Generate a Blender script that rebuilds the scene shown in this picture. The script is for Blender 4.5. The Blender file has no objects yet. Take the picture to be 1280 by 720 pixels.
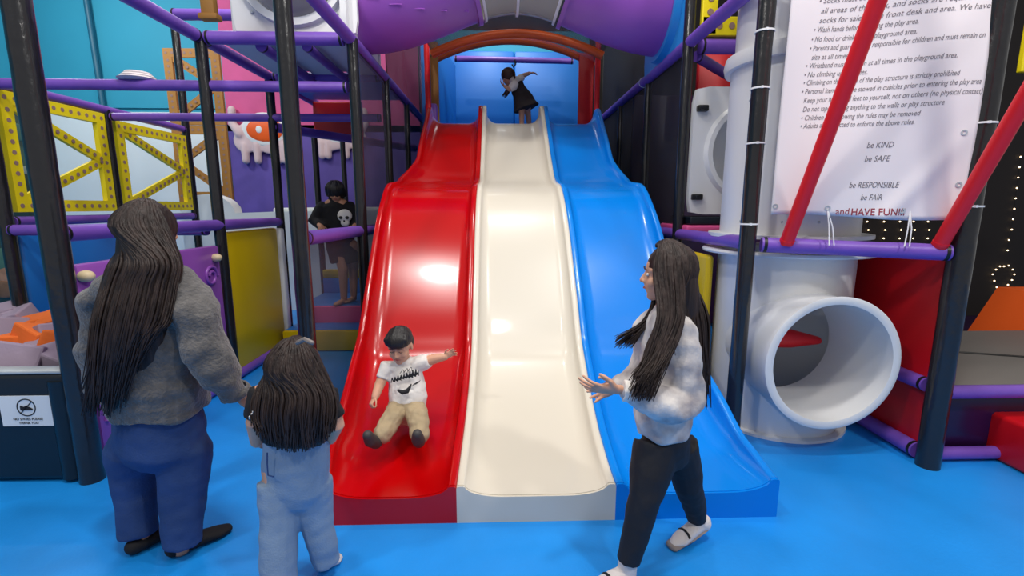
import bpy, bmesh, math, random
from mathutils import Vector, Matrix, noise
random.seed(7)
R = math.radians
V = Vector
scene = bpy.context.scene
COL = scene.collection

# ------------------------------------------------------------------ camera
FPX, PITCH, YAW, CAMH = 597.0, 9.7, 1.73, 1.6
cam_d = bpy.data.cameras.new('camera'); cam = bpy.data.objects.new('camera', cam_d); COL.objects.link(cam)
cam_d.sensor_width = 36.0; cam_d.lens = FPX / 1280 * 36.0; cam_d.clip_start = 0.02
cam.location = (0, 0, CAMH); cam.rotation_euler = (R(90 - PITCH), 0, R(-YAW))
scene.camera = cam
# ------------------------------------------------------------------ world, lamps, exposure
w = bpy.data.worlds.new('world'); scene.world = w; w.use_nodes = True
w.node_tree.nodes['Background'].inputs[0].default_value = (1.0, 0.985, 0.97, 1)
w.node_tree.nodes['Background'].inputs[1].default_value = 0.40
scene.view_settings.view_transform = 'Standard'
scene.view_settings.look = 'None'
scene.view_settings.exposure = -0.12
scene.view_settings.gamma = 1.0
scene.view_settings.use_curve_mapping = False

def lamp(name, loc, power, size, aim=None, col=(1, 0.97, 0.93)):
    d = bpy.data.lights.new(name, 'AREA'); d.shape = 'DISK'; d.size = size; d.energy = power; d.color = col
    o = bpy.data.objects.new(name, d); COL.objects.link(o); o.location = loc
    t = V(aim) if aim else V((loc[0], loc[1], 0))
    o.rotation_euler = (t - V(loc)).to_track_quat('-Z', 'Y').to_euler()
    return o
lamp('ceiling_or_fill_lamp', (-1.3, 1.7, 6.4), 95, 0.42)
lamp('ceiling_or_fill_lamp', (1.5, 1.6, 6.4), 105, 0.42)
lamp('ceiling_or_fill_lamp', (0.2, 0.2, 6.2), 55, 0.42)
lamp('ceiling_or_fill_lamp', (0.3, 3.9, 6.4), 70, 0.42, (0.3, 6.0, 3.0))  # added fill light that brightens the orange canopy ribs
lamp('ceiling_or_fill_lamp', (3.2, -0.8, 5.4), 105, 0.42, (2.2, 3.0, .8))
lamp('ceiling_or_fill_lamp', (-3.2, -0.6, 5.4), 85, 0.42, (-2.0, 3.5, .8))
lamp('ceiling_or_fill_lamp', (-6.4, 6.6, 5.6), 110, 0.8, (-6.0, 9.4, 2.6), (0.95, 0.98, 1))
lamp('ceiling_or_fill_lamp', (-3.2, 6.2, 5.4), 45, 0.5)
lamp('ceiling_or_fill_lamp', (0.0, 7.0, 4.9), 24, 0.4, (0.2, 8.1, 3.0), (0.9, 0.95, 1))  # added fill light for the blue padded back wall, no known fitting

# ------------------------------------------------------------------ picture -> place
_q = cam.rotation_euler.to_matrix()
def ray(px, py): return _q @ V(((px - 640) / FPX, -(py - 360) / FPX, -1.0))
def at(px, py, Y):
    d = ray(px, py); return V((0, 0, CAMH)) + d * (Y / d.y)
def ground(px, py, z=0.0):
    d = ray(px, py); return V((0, 0, CAMH)) + d * ((z - CAMH) / d.z)
def on_plane(px, py, p0, n):
    d = ray(px, py); o = V((0, 0, CAMH)); return o + d * ((p0 - o).dot(n) / d.dot(n))

# ------------------------------------------------------------------ materials
def srgb(r, g, b):
    f = lambda c: (c / 255 / 12.92) if c / 255 <= 0.04045 else ((c / 255 + 0.055) / 1.055) ** 2.4
    return (f(r), f(g), f(b), 1)
def mat(name, rgb, rough=0.5, bump=0.0, bscale=30.0, var=0.0, vscale=4.0, coat=0.0, stretch=None, spec=0.5, sheen=0.0, rgb2=None, bdetail=4.0):
    m = bpy.data.materials.new(name); m.use_nodes = True
    nt = m.node_tree; p = nt.nodes['Principled BSDF']; N = nt.nodes; L = nt.links
    c = srgb(*rgb); p.inputs['Base Color'].default_value = c
    p.inputs['Roughness'].default_value = rough
    p.inputs['Coat Weight'].default_value = coat; p.inputs['Coat Roughness'].default_value = 0.06
    p.inputs['Specular IOR Level'].default_value = spec
    p.inputs['Sheen Weight'].default_value = sheen
    tc = N.new('ShaderNodeTexCoord'); mp = N.new('ShaderNodeMapping'); L.new(tc.outputs['Object'], mp.inputs['Vector'])
    if stretch: mp.inputs['Scale'].default_value = stretch
    if var > 0 or rgb2:
        nz = N.new('ShaderNodeTexNoise'); nz.inputs['Scale'].default_value = vscale; nz.inputs['Detail'].default_value = 5
        L.new(mp.outputs[0], nz.inputs['Vector'])
        rp = N.new('ShaderNodeValToRGB'); L.new(nz.outputs['Fac'], rp.inputs[0])
        rp.color_ramp.elements[0].position = 0.36; rp.color_ramp.elements[1].position = 0.66
        if rgb2: rp.color_ramp.elements[0].color = c; rp.color_ramp.elements[1].color = srgb(*rgb2)
        else:
            rp.color_ramp.elements[0].color = tuple(x * (1 - var) for x in c[:3]) + (1,)
            rp.color_ramp.elements[1].color = tuple(min(1, x * (1 + var)) for x in c[:3]) + (1,)
        L.new(rp.outputs[0], p.inputs['Base Color'])
    if bump > 0:
        nb = N.new('ShaderNodeTexNoise'); nb.inputs['Scale'].default_value = bscale; nb.inputs['Detail'].default_value = bdetail
        L.new(mp.outputs[0], nb.inputs['Vector'])
        b = N.new('ShaderNodeBump'); b.inputs['Strength'].default_value = bump; b.inputs['Distance'].default_value = 0.01
        L.new(nb.outputs['Fac'], b.inputs['Height']); L.new(b.outputs[0], p.inputs['Normal'])
    return m
def net_mat(name, rgb, cover):
    m = bpy.data.materials.new(name); m.use_nodes = True; nt = m.node_tree; N = nt.nodes; L = nt.links
    p = N['Principled BSDF']; p.inputs['Base Color'].default_value = srgb(*rgb); p.inputs['Roughness'].default_value = 0.8
    t = N.new('ShaderNodeBsdfTransparent'); mx = N.new('ShaderNodeMixShader'); mx.inputs[0].default_value = cover
    L.new(t.outputs[0], mx.inputs[1]); L.new(p.outputs[0], mx.inputs[2]); L.new(mx.outputs[0], N['Material Output'].inputs[0])
    return m
def emit_mat(name, rgb, s):
    m = bpy.data.materials.new(name); m.use_nodes = True; p = m.node_tree.nodes['Principled BSDF']
    p.inputs['Base Color'].default_value = srgb(*rgb); p.inputs['Emission Color'].default_value = srgb(*rgb); p.inputs['Emission Strength'].default_value = s
    return m
M = {}
M['floor'] = mat('blue_vinyl_floor', (26, 142, 230), 0.36, 0.12, 60, 0.10, 1.3)
M['red'] = mat('red_gelcoat', (188, 0, 4), 0.2, coat=0.15, spec=0.4)
M['cream'] = mat('cream_gelcoat', (222, 214, 198), 0.28, coat=0.12, spec=0.4)
M['sblue'] = mat('blue_gelcoat', (0, 132, 232), 0.22, coat=0.15, spec=0.4)
M['post'] = mat('black_vinyl_pad', (30, 30, 33), 0.25, 0.55, 22, stretch=(1, 1, 0.5), coat=0.3)
M['purple'] = mat('purple_foam_pad', (120, 80, 182), 0.42, 0.25, 14, 0.06, 3)
M['redpad'] = mat('red_foam_pad', (236, 26, 36), 0.40, 0.15, 14)
M['yellow'] = mat('yellow_vinyl', (205, 172, 0), 0.42, 0.12, 10)
M['yellowp'] = mat('yellow_board', (245, 222, 12), 0.45)
M['brown'] = mat('ochre_board', (172, 120, 52), 0.6)
M['dot'] = mat('dull_mauve_dots', (150, 120, 110), 0.7)
M['bluepad'] = mat('blue_vinyl_pad', (28, 118, 205), 0.42, 0.1, 8)
M['bluewall'] = mat('blue_padded_wall', (14, 114, 200), 0.45, 0.15, 3)
M['redvinyl'] = mat('red_vinyl', (206, 16, 28), 0.38, 0.12, 6)
M['pink'] = mat('pink_vinyl', (215, 80, 140), 0.5)
M['tube'] = mat('white_rotomoulded_plastic', (222, 222, 222), 0.34, 0.03, 40)
M['ptube'] = mat('purple_rotomoulded_plastic', (152, 84, 182), 0.36, 0.05, 12)
M['btube'] = mat('blue_rotomoulded_plastic', (40, 140, 215), 0.36)
M['net'] = net_mat('black_netting', (27, 25, 32), 0.80)
M['netviolet'] = net_mat('violet_black_netting', (62, 58, 76), 0.74)
M['netlight'] = net_mat('open_black_netting', (58, 58, 72), 0.64)
M['netgrey'] = net_mat('grey_mesh_fabric', (112, 118, 118), 0.6)
M['orangepad'] = mat('orange_foam_pad', (240, 96, 24), 0.45, 0.15, 14)
M['teal'] = mat('teal_paint', (44, 150, 178), 0.7, var=0.03, vscale=1.0)
M['whitewall'] = mat('white_paint', (226, 232, 232), 0.7)
M['pinkwall'] = mat('pink_print', (205, 84, 140), 0.7, var=0.08, vscale=2)
M['purplewall'] = mat('purple_print', (96, 78, 160), 0.7, var=0.12, vscale=2.0)
M['darkwall'] = mat('dark_brown_paint', (26, 18, 16), 0.8)
M['darkpurple'] = mat('dark_purple_vinyl', (46, 18, 62), 0.25, 0.2, 8)
M['black'] = mat('black_vinyl', (14, 26, 36), 0.34, 0.15, 20)
M['matgrey'] = mat('grey_vinyl_mat', (112, 108, 104), 0.6)
M['silver'] = mat('silver_trim', (170, 178, 184), 0.3)
M['orange'] = mat('orange_foam', (238, 116, 44), 0.85, 0.2, 60)
M['lavender'] = mat('lavender_grey_foam', (160, 144, 164), 0.85, 0.2, 60)
M['banner'] = mat('white_banner_cloth', (232, 224, 226), 0.65)
M['ink'] = mat('grey_ink', (120, 113, 117), 0.8)
M['inkred'] = mat('dark_red_ink', (150, 50, 62), 0.8)
M['inkblack'] = mat('black_ink', (30, 30, 34), 0.8)
M['paper'] = mat('white_paper', (226, 230, 232), 0.6)
M['tie'] = mat('white_nylon', (235, 235, 235), 0.4)
M['bracket'] = mat('black_plastic', (20, 20, 20), 0.4)
M['skin'] = mat('skin', (214, 160, 130), 0.55, var=0.05, vscale=14)
M['skin_tan'] = mat('tan_skin', (198, 142, 112), 0.55, var=0.05, vscale=14)
M['hair'] = mat('dark_brown_hair', (34, 25, 23), 0.5, 0.6, 90, stretch=(1, 1, 0.05), rgb2=(58, 45, 41), vscale=45, spec=0.3)
M['hair_brown'] = mat('brown_hair', (72, 44, 32), 0.5, 0.6, 60, stretch=(1, 1, 0.1))
M['hair_black'] = mat('black_hair', (30, 26, 26), 0.5, 0.6, 80, stretch=(1, 1, 0.2))
M['fleece'] = mat('grey_teddy_fleece', (94, 91, 90), 0.95, 0.9, 70, 0.18, 30, sheen=0.3)
M['jeans'] = mat('blue_denim', (38, 66, 116), 0.85, 0.3, 150, 0.14, 6)
M['paledenim'] = mat('pale_denim', (128, 150, 176), 0.85, 0.25, 150, 0.06, 7)
M['shoe'] = mat('black_suede', (14, 13, 18), 0.8)
M['sweat'] = mat('white_tie_dye_fleece', (226, 220, 216), 0.9, 0.25, 60, rgb2=(158, 150, 152), vscale=8)
M['legging'] = mat('black_leggings', (22, 22, 30), 0.75, 0.1, 60)
M['sock'] = mat('white_sock', (222, 214, 212), 0.9, 0.3, 120)
M['sole'] = mat('grey_sole', (150, 138, 134), 0.9)
M['tee'] = mat('white_cotton', (232, 226, 220), 0.9, 0.2, 60)
M['khaki'] = mat('khaki_cotton', (176, 156, 124), 0.9, 0.25, 50, 0.06, 12)
M['dress'] = mat('dark_brown_cotton', (40, 32, 34), 0.9)
M['blackcotton'] = mat('black_cotton', (20, 19, 23), 0.9, 0.2, 40)
M['eyewhite'] = mat('eye_white', (235, 232, 228), 0.3)
M['iris'] = mat('dark_brown_iris', (40, 24, 16), 0.2)
M['lip'] = mat('lip', (176, 92, 84), 0.5)
M['bulb'] = emit_mat('warm_bulb', (255, 222, 170), 6.0)
M['beige'] = mat('beige_knob', (222, 200, 160), 0.5)
# clear plastic
def clear_mat():
    m = bpy.data.materials.new('clear_plastic'); m.use_nodes = True; nt = m.node_tree; N = nt.nodes; L = nt.links
    t = N.new('ShaderNodeBsdfTransparent'); t.inputs[0].default_value = (0.86, 0.86, 0.84, 1)
    p = N['Principled BSDF']; p.inputs['Base Color'].default_value = srgb(190, 188, 182); p.inputs['Roughness'].default_value = 0.12
    mx = N.new('ShaderNodeMixShader'); mx.inputs[0].default_value = 0.45
    L.new(t.outputs[0], mx.inputs[1]); L.new(p.outputs[0], mx.inputs[2]); L.new(mx.outputs[0], N['Material Output'].inputs[0]); return m
M['clear'] = clear_mat()

# ------------------------------------------------------------------ mesh helpers (all in world coordinates)
def nb(): return bmesh.new()
def basis(d, side=None):
    d = d.normalized()
    s = V(side) if side is not None else (V((1, 0, 0)) if abs(d.x) < 0.9 else V((0, 1, 0)))
    s = (s - d * s.dot(d))
    if s.length < 1e-5: s = V((0, 1, 0)) - d * d.y
    s.normalize(); return d, s, d.cross(s)
def add_box(bm, c, s, rot=None, bev=0.0, seg=2):
    t = bmesh.new(); bmesh.ops.create_cube(t, size=1.0)
    bmesh.ops.scale(t, vec=V(s), verts=t.verts)
    if bev > 0: bmesh.ops.bevel(t, geom=list(t.edges), offset=bev, segments=seg, affect='EDGES', profile=0.5)
    m = Matrix.Translation(V(c)) @ (rot.to_4x4() if rot else Matrix())
    bmesh.ops.transform(t, matrix=m, verts=t.verts); merge(bm, t)
def merge(bm, t):
    mp = {v: bm.verts.new(v.co) for v in t.verts}
    for f in t.faces:
        try: bm.faces.new([mp[v] for v in f.verts])
        except ValueError: pass
    t.free()
def add_tube(bm, pts, rad, n=14, side=None, cap=True, dome=False):
    """tube through pts; rad scalar / list; an entry may be (r_side, r_other)"""
    pts = [V(p) for p in pts]; k = len(pts)
    if not isinstance(rad, (list,)): rad = [rad] * k
    rad = [r if isinstance(r, tuple) else (r, r) for r in rad]
    if dome:
        d0 = (pts[0] - pts[1]).normalized(); d1 = (pts[-1] - pts[-2]).normalized()
        P, Q = [], []
        for a in (80, 60, 35): 
            P.append(pts[0] + d0 * min(rad[0]) * math.sin(R(a))); Q.append((rad[0][0] * math.cos(R(a)), rad[0][1] * math.cos(R(a))))
        P += pts; Q += rad
        for a in (35, 60, 80):
            P.append(pts[-1] + d1 * min(rad[-1]) * math.sin(R(a))); Q.append((rad[-1][0] * math.cos(R(a)), rad[-1][1] * math.cos(R(a))))
        pts, rad, k = P, Q, len(P)
    rings = []; sp = side
    for i in range(k):
        d = pts[min(i + 1, k - 1)] - pts[max(i - 1, 0)]
        d, s, u = basis(d, sp)
        if side is None: sp = s
        ring = [bm.verts.new(pts[i] + s * (rad[i][0] * math.cos(a)) + u * (rad[i][1] * math.sin(a))) for a in [2 * math.pi * j / n for j in range(n)]]
        rings.append(ring)
    for a, b in zip(rings, rings[1:]):
        for j in range(n): bm.faces.new((a[j], a[(j + 1) % n], b[(j + 1) % n], b[j]))
    if cap: bm.faces.new(rings[0][::-1]); bm.faces.new(rings[-1])
def add_ball(bm, c, r, rot=None, u=18, v=12):
    t = bmesh.new(); bmesh.ops.create_uvsphere(t, u_segments=u, v_segments=v, radius=1.0)
    r = r if isinstance(r, (tuple, list)) else (r, r, r)
    bmesh.ops.scale(t, vec=V(r), verts=t.verts)
    bmesh.ops.transform(t, matrix=Matrix.Translation(V(c)) @ (rot.to_4x4() if rot else Matrix()), verts=t.verts); merge(bm, t)
def add_lathe(bm, prof, c, axis=(0, 0, 1), n=40, closed=False):
    """prof = [(radius, height)...] round axis from c"""
    d, s, u = basis(V(axis)); c = V(c); rings = []
    for (r, h) in prof:
        rings.append([bm.verts.new(c + d * h + s * (r * math.cos(2 * math.pi * j / n)) + u * (r * math.sin(2 * math.pi * j / n))) for j in range(n)])
    prs = list(zip(rings, rings[1:])) + ([(rings[-1], rings[0])] if closed else [])
    for a, b in prs:
        for j in range(n): bm.faces.new((a[j], a[(j + 1) % n], b[(j + 1) % n], b[j]))
def add_prism(bm, outline, o, ex, ey, th):
    """flat outline (x,y) in plane o,ex,ey, thickness th along ex x ey"""
    o, ex, ey = V(o), V(ex).normalized(), V(ey).normalized(); nz = ex.cross(ey)
    a = [bm.verts.new(o + ex * x + ey * y) for x, y in outline]; b = [bm.verts.new(o + ex * x + ey * y + nz * th) for x, y in outline]
    n = len(outline); bm.faces.new(a[::-1]); bm.faces.new(b)
    for i in range(n): bm.faces.new((a[i], a[(i + 1) % n], b[(i + 1) % n], b[i]))
def add_grid(bm, fn, nu, nv):
    g = [[bm.verts.new(fn(i / nu, j / nv)) for j in range(nv + 1)] for i in range(nu + 1)]
    for i in range(nu):
        for j in range(nv): bm.faces.new((g[i][j], g[i + 1][j], g[i + 1][j + 1], g[i][j + 1]))
    return g
def catmull(pts, per=6):
    pts = [V(p) for p in pts]; out = []
    for i in range(len(pts) - 1):
        p0, p1, p2, p3 = pts[max(i - 1, 0)], pts[i], pts[i + 1], pts[min(i + 2, len(pts) - 1)]
        for k in range(per):
            t = k / per
            out.append(0.5 * ((2 * p1) + (p2 - p0) * t + (2 * p0 - 5 * p1 + 4 * p2 - p3) * t * t + (3 * p1 - p0 - 3 * p2 + p3) * t ** 3))
    out.append(pts[-1]); return out

def tag(o, label, cat, group=None, kind=None):
    if label: o['label'] = label
    if cat: o['category'] = cat
    if group: o['group'] = group
    if kind: o['kind'] = kind
    return o
def thing(name, label, cat, loc=(0, 0, 0), group=None):
    o = bpy.data.objects.new(name, None); COL.objects.link(o); o.location = loc; o.empty_display_size = 0.1
    return tag(o, label, cat, group)
def wloc(o):
    p = V(o.location)
    while o.parent: o = o.parent; p += V(o.location)
    return p
def link(name, me, m, parent=None, loc=None):
    o = bpy.data.objects.new(name, me); COL.objects.link(o)
    if m: me.materials.clear(); me.materials.append(m)
    if parent is not None:
        me.transform(Matrix.Translation(-wloc(parent))); o.parent = parent
    elif loc is not None:
        me.transform(Matrix.Translation(-V(loc))); o.location = loc
    return o
def obj(name, bm, m, parent=None, loc=None, smooth=True, angle=38, recalc=True):
    if recalc: bmesh.ops.recalc_face_normals(bm, faces=bm.faces)
    me = bpy.data.meshes.new(name); bm.to_mesh(me); bm.free()
    if smooth:
        me.polygons.foreach_set('use_smooth', [True] * len(me.polygons)); me.set_sharp_from_angle(angle=R(angle))
    return link(name, me, m, parent, loc)
def struct(name, bm, m, **k): o = obj(name, bm, m, **k); o['kind'] = 'structure'; return o
def evaluated(tmp):
    dg = bpy.context.evaluated_depsgraph_get(); dg.update()
    me = bpy.data.meshes.new_from_object(tmp.evaluated_get(dg)); bpy.data.objects.remove(tmp); return me
def blob(name, bm, m, parent, voxel=0.006, smooth=6, wrinkle=0.0, wscale=9.0, fold=None):
    """join overlapping closed pieces into ONE continuous surface"""
    bmesh.ops.recalc_face_normals(bm, faces=bm.faces)
    me = bpy.data.meshes.new(name); bm.to_mesh(me); bm.free()
    t = bpy.data.objects.new('tmp', me); COL.objects.link(t)
    rm = t.modifiers.new('r', 'REMESH'); rm.mode = 'VOXEL'; rm.voxel_size = voxel
    sm = t.modifiers.new('s', 'SMOOTH'); sm.iterations = smooth; sm.factor = 0.5
    out = evaluated(t); bpy.data.meshes.remove(me)
    if wrinkle > 0:
        nr = [v.normal.copy() for v in out.vertices]; st = V(fold) if fold else V((1, 1, 1))
        for v, q in zip(out.vertices, nr):
            c = v.co * wscale; c = V((c.x * st.x, c.y * st.y, c.z * st.z))
            v.co += q * wrinkle * (noise.noise(c) + 0.5 * noise.noise(c * 2.1))
    out.polygons.foreach_set('use_smooth', [True] * len(out.polygons))
    out.name = name
    return link(name, out, m, parent)
def text_mesh(body, shear=0.0, bold=0.0, align='LEFT'):
    cu = bpy.data.curves.new('t', 'FONT'); cu.body = body; cu.size = 1.0; cu.shear = shear; cu.align_x = align; cu.offset = bold; cu.extrude = 0.0; cu.resolution_u = 3
    t = bpy.data.objects.new('tmp', cu); COL.objects.link(t); me = evaluated(t); bpy.data.curves.remove(cu); return me

# ================================================================== SETTING
b = nb(); add_box(b, (0.5, 3.5, -0.05), (20, 16, 0.1)); struct('floor', b, M['floor'])
b = nb(); add_box(b, (-6.7, 9.6, 4.7), (3.3, 0.2, 2.6)); add_box(b, (-6.7, 9.62, 1.7), (3.3, 0.16, 3.4)); struct('wall_back', b, M['teal'])
b = nb(); add_box(b, (-6.72, 9.48, 1.66), (3.3, 0.04, 3.32)); struct('trim_1', b, M['whitewall'])
b = nb(); add_box(b, (-8.4, 4.6, 3.0), (0.2, 10, 6.0)); struct('wall_left', b, M['teal'])
b = nb(); add_box(b, (-3.1, 9.6, 4.55), (3.9, 0.2, 2.9)); add_box(b, (-3.1, 9.55, 3.05), (3.9, 0.1, 0.12)); struct('wall_back_pink', b, M['pinkwall'])
b = nb(); add_box(b, (-3.1, 9.6, 1.55), (3.9, 0.2, 3.1)); struct('wall_back_purple', b, M['purplewall'])
b = nb(); add_box(b, (5.4, 9.6, 3.0), (7.9, 0.2, 6.0)); add_box(b, (0.2, 9.6, 3), (2.6, 0.2, 6)); struct('wall_back_dark', b, M['darkwall'])
b = nb(); add_box(b, (6.9, 6.6, 2.6), (4.4, 0.15, 5.2)); struct('wall_right', b, M['darkwall'])

# ------------------------------------------------------------------ the three wave slides
PROF = catmull([(0, 2.23, .146), (0, 2.6, .168), (0, 3.0, .285), (0, 3.35, .455), (0, 3.5, .595), (0, 3.68, .83), (0, 4.05, 1.30), (0, 4.32, 1.585), (0, 4.56, 1.735), (0, 4.86, 1.79), (0, 5.08, 1.86), (0, 5.25, 1.99), (0, 5.6, 2.28), (0, 5.95, 2.55), (0, 6.12, 2.595), (0, 6.3, 2.60)], 9)
def lerp(tab, y):
    if y <= tab[0][0]: return tab[0][1]
    for (a, u), (c, v) in zip(tab, tab[1:]):
        if y <= c:
            t = (y - a) / (c - a); t = t * t * (3 - 2 * t); return u + (v - u) * t
    return tab[-1][1]
def bed_z(y):
    for p, q in zip(PROF, PROF[1:]):
        if p.y <= y <= q.y: return p.z + (q.z - p.z) * (y - p.y) / (q.y - p.y)
    return PROF[0].z
def lane(name, label, xl, xr, hl, hr, m):
    root = thing(name, label, 'slide', ((lerp(xl, 2.3) + lerp(xr, 2.3)) / 2, 2.3, 0))
    b = nb(); rings = []
    for p in PROF:
        y, z = p.y, p.z; a, c, h1, h2 = lerp(xl, y), lerp(xr, y), lerp(hl, y), lerp(hr, y)
        zb = max(0.0, z - 0.25); f1, f2 = min(h1 * .95, .13), min(h2 * .95, .13); fw = .15 * math.exp(-(y - 2.23) / .22)
        s = [(a, zb), (a, z + h1 - .012), (a + .004, z + h1 - .003), (a + .014, z + h1), (a + .034, z + h1), (a + .044, z + h1 - .005), (a + .047, z + h1 - .014)]
        for k in range(1, 9):
            t = k / 8 * math.pi / 2; s.append((a + .048 + (f1 + fw) * (1 - math.cos(t)), z + f1 * (1 - math.sin(t)) * .97))
        s.append(((a + c) / 2, z))
        e = [(c, zb), (c, z + h2 - .012), (c - .004, z + h2 - .003), (c - .014, z + h2), (c - .034, z + h2), (c - .044, z + h2 - .005), (c - .047, z + h2 - .014)]
        for k in range(1, 9):
            t = k / 8 * math.pi / 2; e.append((c - .048 - (f2 + fw) * (1 - math.cos(t)), z + f2 * (1 - math.sin(t)) * .97))
        rings.append([b.verts.new((x, y, zz)) for x, zz in s + e[::-1]])
        if len(rings) == 1: foot = [(x, max(zz, 0) if zz < .01 else zz - .004) for x, zz in s + e[::-1]]
    n = len(rings[0])
    for r0, r1 in zip(rings, rings[1:]):
        for j in range(n): b.faces.new((r0[j], r0[(j + 1) % n], r1[(j + 1) % n], r1[j]))
    b.faces.new(rings[0]); b.faces.new(rings[-1][::-1])
    obj('chute', b, m, root, angle=50)
    # moulded end panel closing the foot of the lane
    out = foot
    b = nb(); add_prism(b, out, (0, 2.232, 0), (1, 0, 0), (0, 0, 1), .014); obj('end_panel', b, m, root, smooth=False)
    return root
RX0 = [(2.23, -.91), (2.6, -.975), (3.4, -1.03), (4.6, -1.03), (4.95, -1.0), (5.3, -.86), (6.1, -.82)]
RW = [(2.23, -.215), (3.4, -.195), (6.1, -.17)]
WB = [(2.23, .60), (3.4, .625), (4.6, .60), (6.1, .56)]
BX1 = [(2.23, 1.45), (3.0, 1.44), (4.6, 1.38), (4.95, 1.35), (5.3, 1.25), (6.1, 1.24)]
HO = [(2.23, .07), (2.5, .11), (2.9, .18), (3.4, .17), (4.0, .12), (4.4, .07), (4.9, .055), (5.2, .10), (5.7, .15), (5.95, .19), (6.12, .17), (6.22, .09), (6.3, .02)]
HD = [(2.23, .06), (2.6, .09), (3.4, .11), (4.0, .09), (4.5, .055), (4.9, .05), (5.25, .10), (5.8, .17), (6.0, .21), (6.12, .20), (6.22, .12), (6.3, .02)]
lane('wave_slide', 'glossy red wavy slide lane with a toddler sitting on it', RX0, RW, HO, HD, M['red'])
lane('wave_slide', 'cream white wavy slide lane between the red and blue lanes', RW, WB, HD, HD, M['cream'])
lane('wave_slide', 'glossy blue wavy slide lane behind the walking girl', WB, BX1, HD, HO, M['sblue'])

# ------------------------------------------------------------------ padded posts and rails
def post(x, y, z0, z1, r, label, m='post', ties=(), name='padded_post', cat='post', group='black padded posts of the play frame'):
    root = thing(name, label, cat, (x, y, z0), group)
    b = nb(); k = max(3, int((z1 - z0) / .12)); sd = random.random() * 9
    pts = [V((x + .003 * noise.noise(V((sd, i * .7, 0))), y, z0 + (z1 - z0) * i / k)) for i in range(k + 1)]
    add_tube(b, pts, [r * (1 + .035 * noise.noise(V((sd, 5, i * 1.3)))) for i in range(k + 1)], 20)
    obj('vinyl_pad', b, M[m], root)
    for tz in ties:
        b = nb(); add_lathe(b, [(r + .001, -.005), (r + .006, -.005), (r + .006, .005), (r + .001, .005)], (x, y, tz), n=24, closed=True)
        add_box(b, (x - .3 * r, y - r, tz), (.012, .014, .014)); obj('cable_tie', b, M['tie'], root)
    return root
def rail(p0, p1, r, label, m='purple', ties=(), cat='rail', group='purple padded rails of the play frame', name='padded_rail'):
    p0, p1 = V(p0), V(p1); root = thing(name, label, cat, p0, group); d = p1 - p0
    b = nb(); k = max(3, int(d.length / .15)); sd = random.random() * 9
    add_tube(b, [p0 + d * (i / k) for i in range(k + 1)], [r * (1 + .04 * noise.noise(V((sd, i * .9, 2)))) for i in range(k + 1)], 18, dome=False)
    obj('foam_pad', b, M[m], root)
    for r_, e in ((p0, d), (p1, -d)):
        b = nb(); add_tube(b, [r_ + e.normalized() * .012, r_ + e.normalized() * .03], r * 1.05, 18); obj('end_tape', b, M['bracket' if m != 'redpad' else m], root)
    for t in ties:
        b = nb(); dd = d.normalized(); q = p0 + d * t
        add_lathe(b, [(r + .001, -.005), (r + .006, -.005), (r + .006, .005), (r + .001, .005)], q, dd, n=24, closed=True); obj('cable_tie', b, M['tie'], root)
    return root
A, B_, C_, D_ = -2.44, -1.22, 1.63, 2.68
post(A + .03, 2.68, 0, 4.2, .063, 'thick black padded post at the corner of the foam pit, behind the woman', ties=())
post(B_, 3.0, 0, 4.2, .052, 'black padded post left of the red slide, rising behind the small girl')
post(C_ - .04, 3.0, 0, 4.2, .050, 'black padded post with white ties left of the rules banner', ties=(1.49, 1.98, 2.3, 2.62))
post(D_, 2.68, 0, 4.2, .063, 'black padded post at the right edge of the rules banner', ties=(1.6, 2.05))
post(A, 4.3, 0, 2.97, .047, 'black padded post at the front edge of the yellow wall pad')
post(A, 5.5, 0, 2.97, .045, 'black padded post behind the yellow wall pad, in front of the astronaut panel')
post(A, 6.7, 0, 2.62, .040, 'slim black padded post left of the person in the skull shirt')
post(A, 7.9, 0, 2.62, .040, 'slim black padded post just behind the person in the skull shirt')
post(B_ + .02, 4.3, 0, 2.97, .047, 'black padded post left of the red slide under the purple tunnel')
post(B_ + .02, 5.5, 0, 2.97, .042, 'black padded post beside the upper bend of the red slide')
post(B_ + .02, 6.7, 0, 2.97, .038, 'black padded post half hidden behind the red slide top')
post(C_ + .0, 4.3, 0, 4.2, .047, 'black padded post holding the white round-holed plate')
post(C_ + .04, 5.5, 0, 2.97, .042, 'black padded post beside the upper bend of the blue slide')
post(C_ + .04, 6.7, 0, 2.97, .038, 'slim black padded post behind the blue slide top')
post(-4.2, 4.25, 0, 2.72, .055, 'black padded post left of the first yellow truss panel, beside the fish mural')
post(-4.2, 5.5, 0, 2.62, .045, 'black padded post between the two yellow truss panels')
post(-4.2, 6.85, 0, 4.0, .047, 'tall black padded post between the second yellow truss panel and the ochre ones')
# purple rails: lower ring
rail((A, 2.75, 1.45), (A, 5.45, 1.43), .047, 'purple rail above the yellow wall pad, running behind the woman')
rail((B_, 3.06, 1.40), (B_, 5.5, 1.37), .047, 'purple rail in front of the person in the skull shirt')
rail((C_, 3.06, 1.365), (C_ + .02, 5.2, 1.345), .047, 'purple rail beside the blue slide above the walking girl')
rail((C_ + .05, 3.0, 1.36), (D_ - .06, 2.69, 1.335), .047, 'purple rail below the rules banner')
rail((-4.2, 4.3, 1.47), (-4.2, 6.8, 1.47), .045, 'purple rail under the yellow truss panels')
rail((-4.14, 4.22, 1.40), (A - .06, 4.22, 1.40), .047, 'purple rail behind the woman beside the blue side pad')
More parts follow.
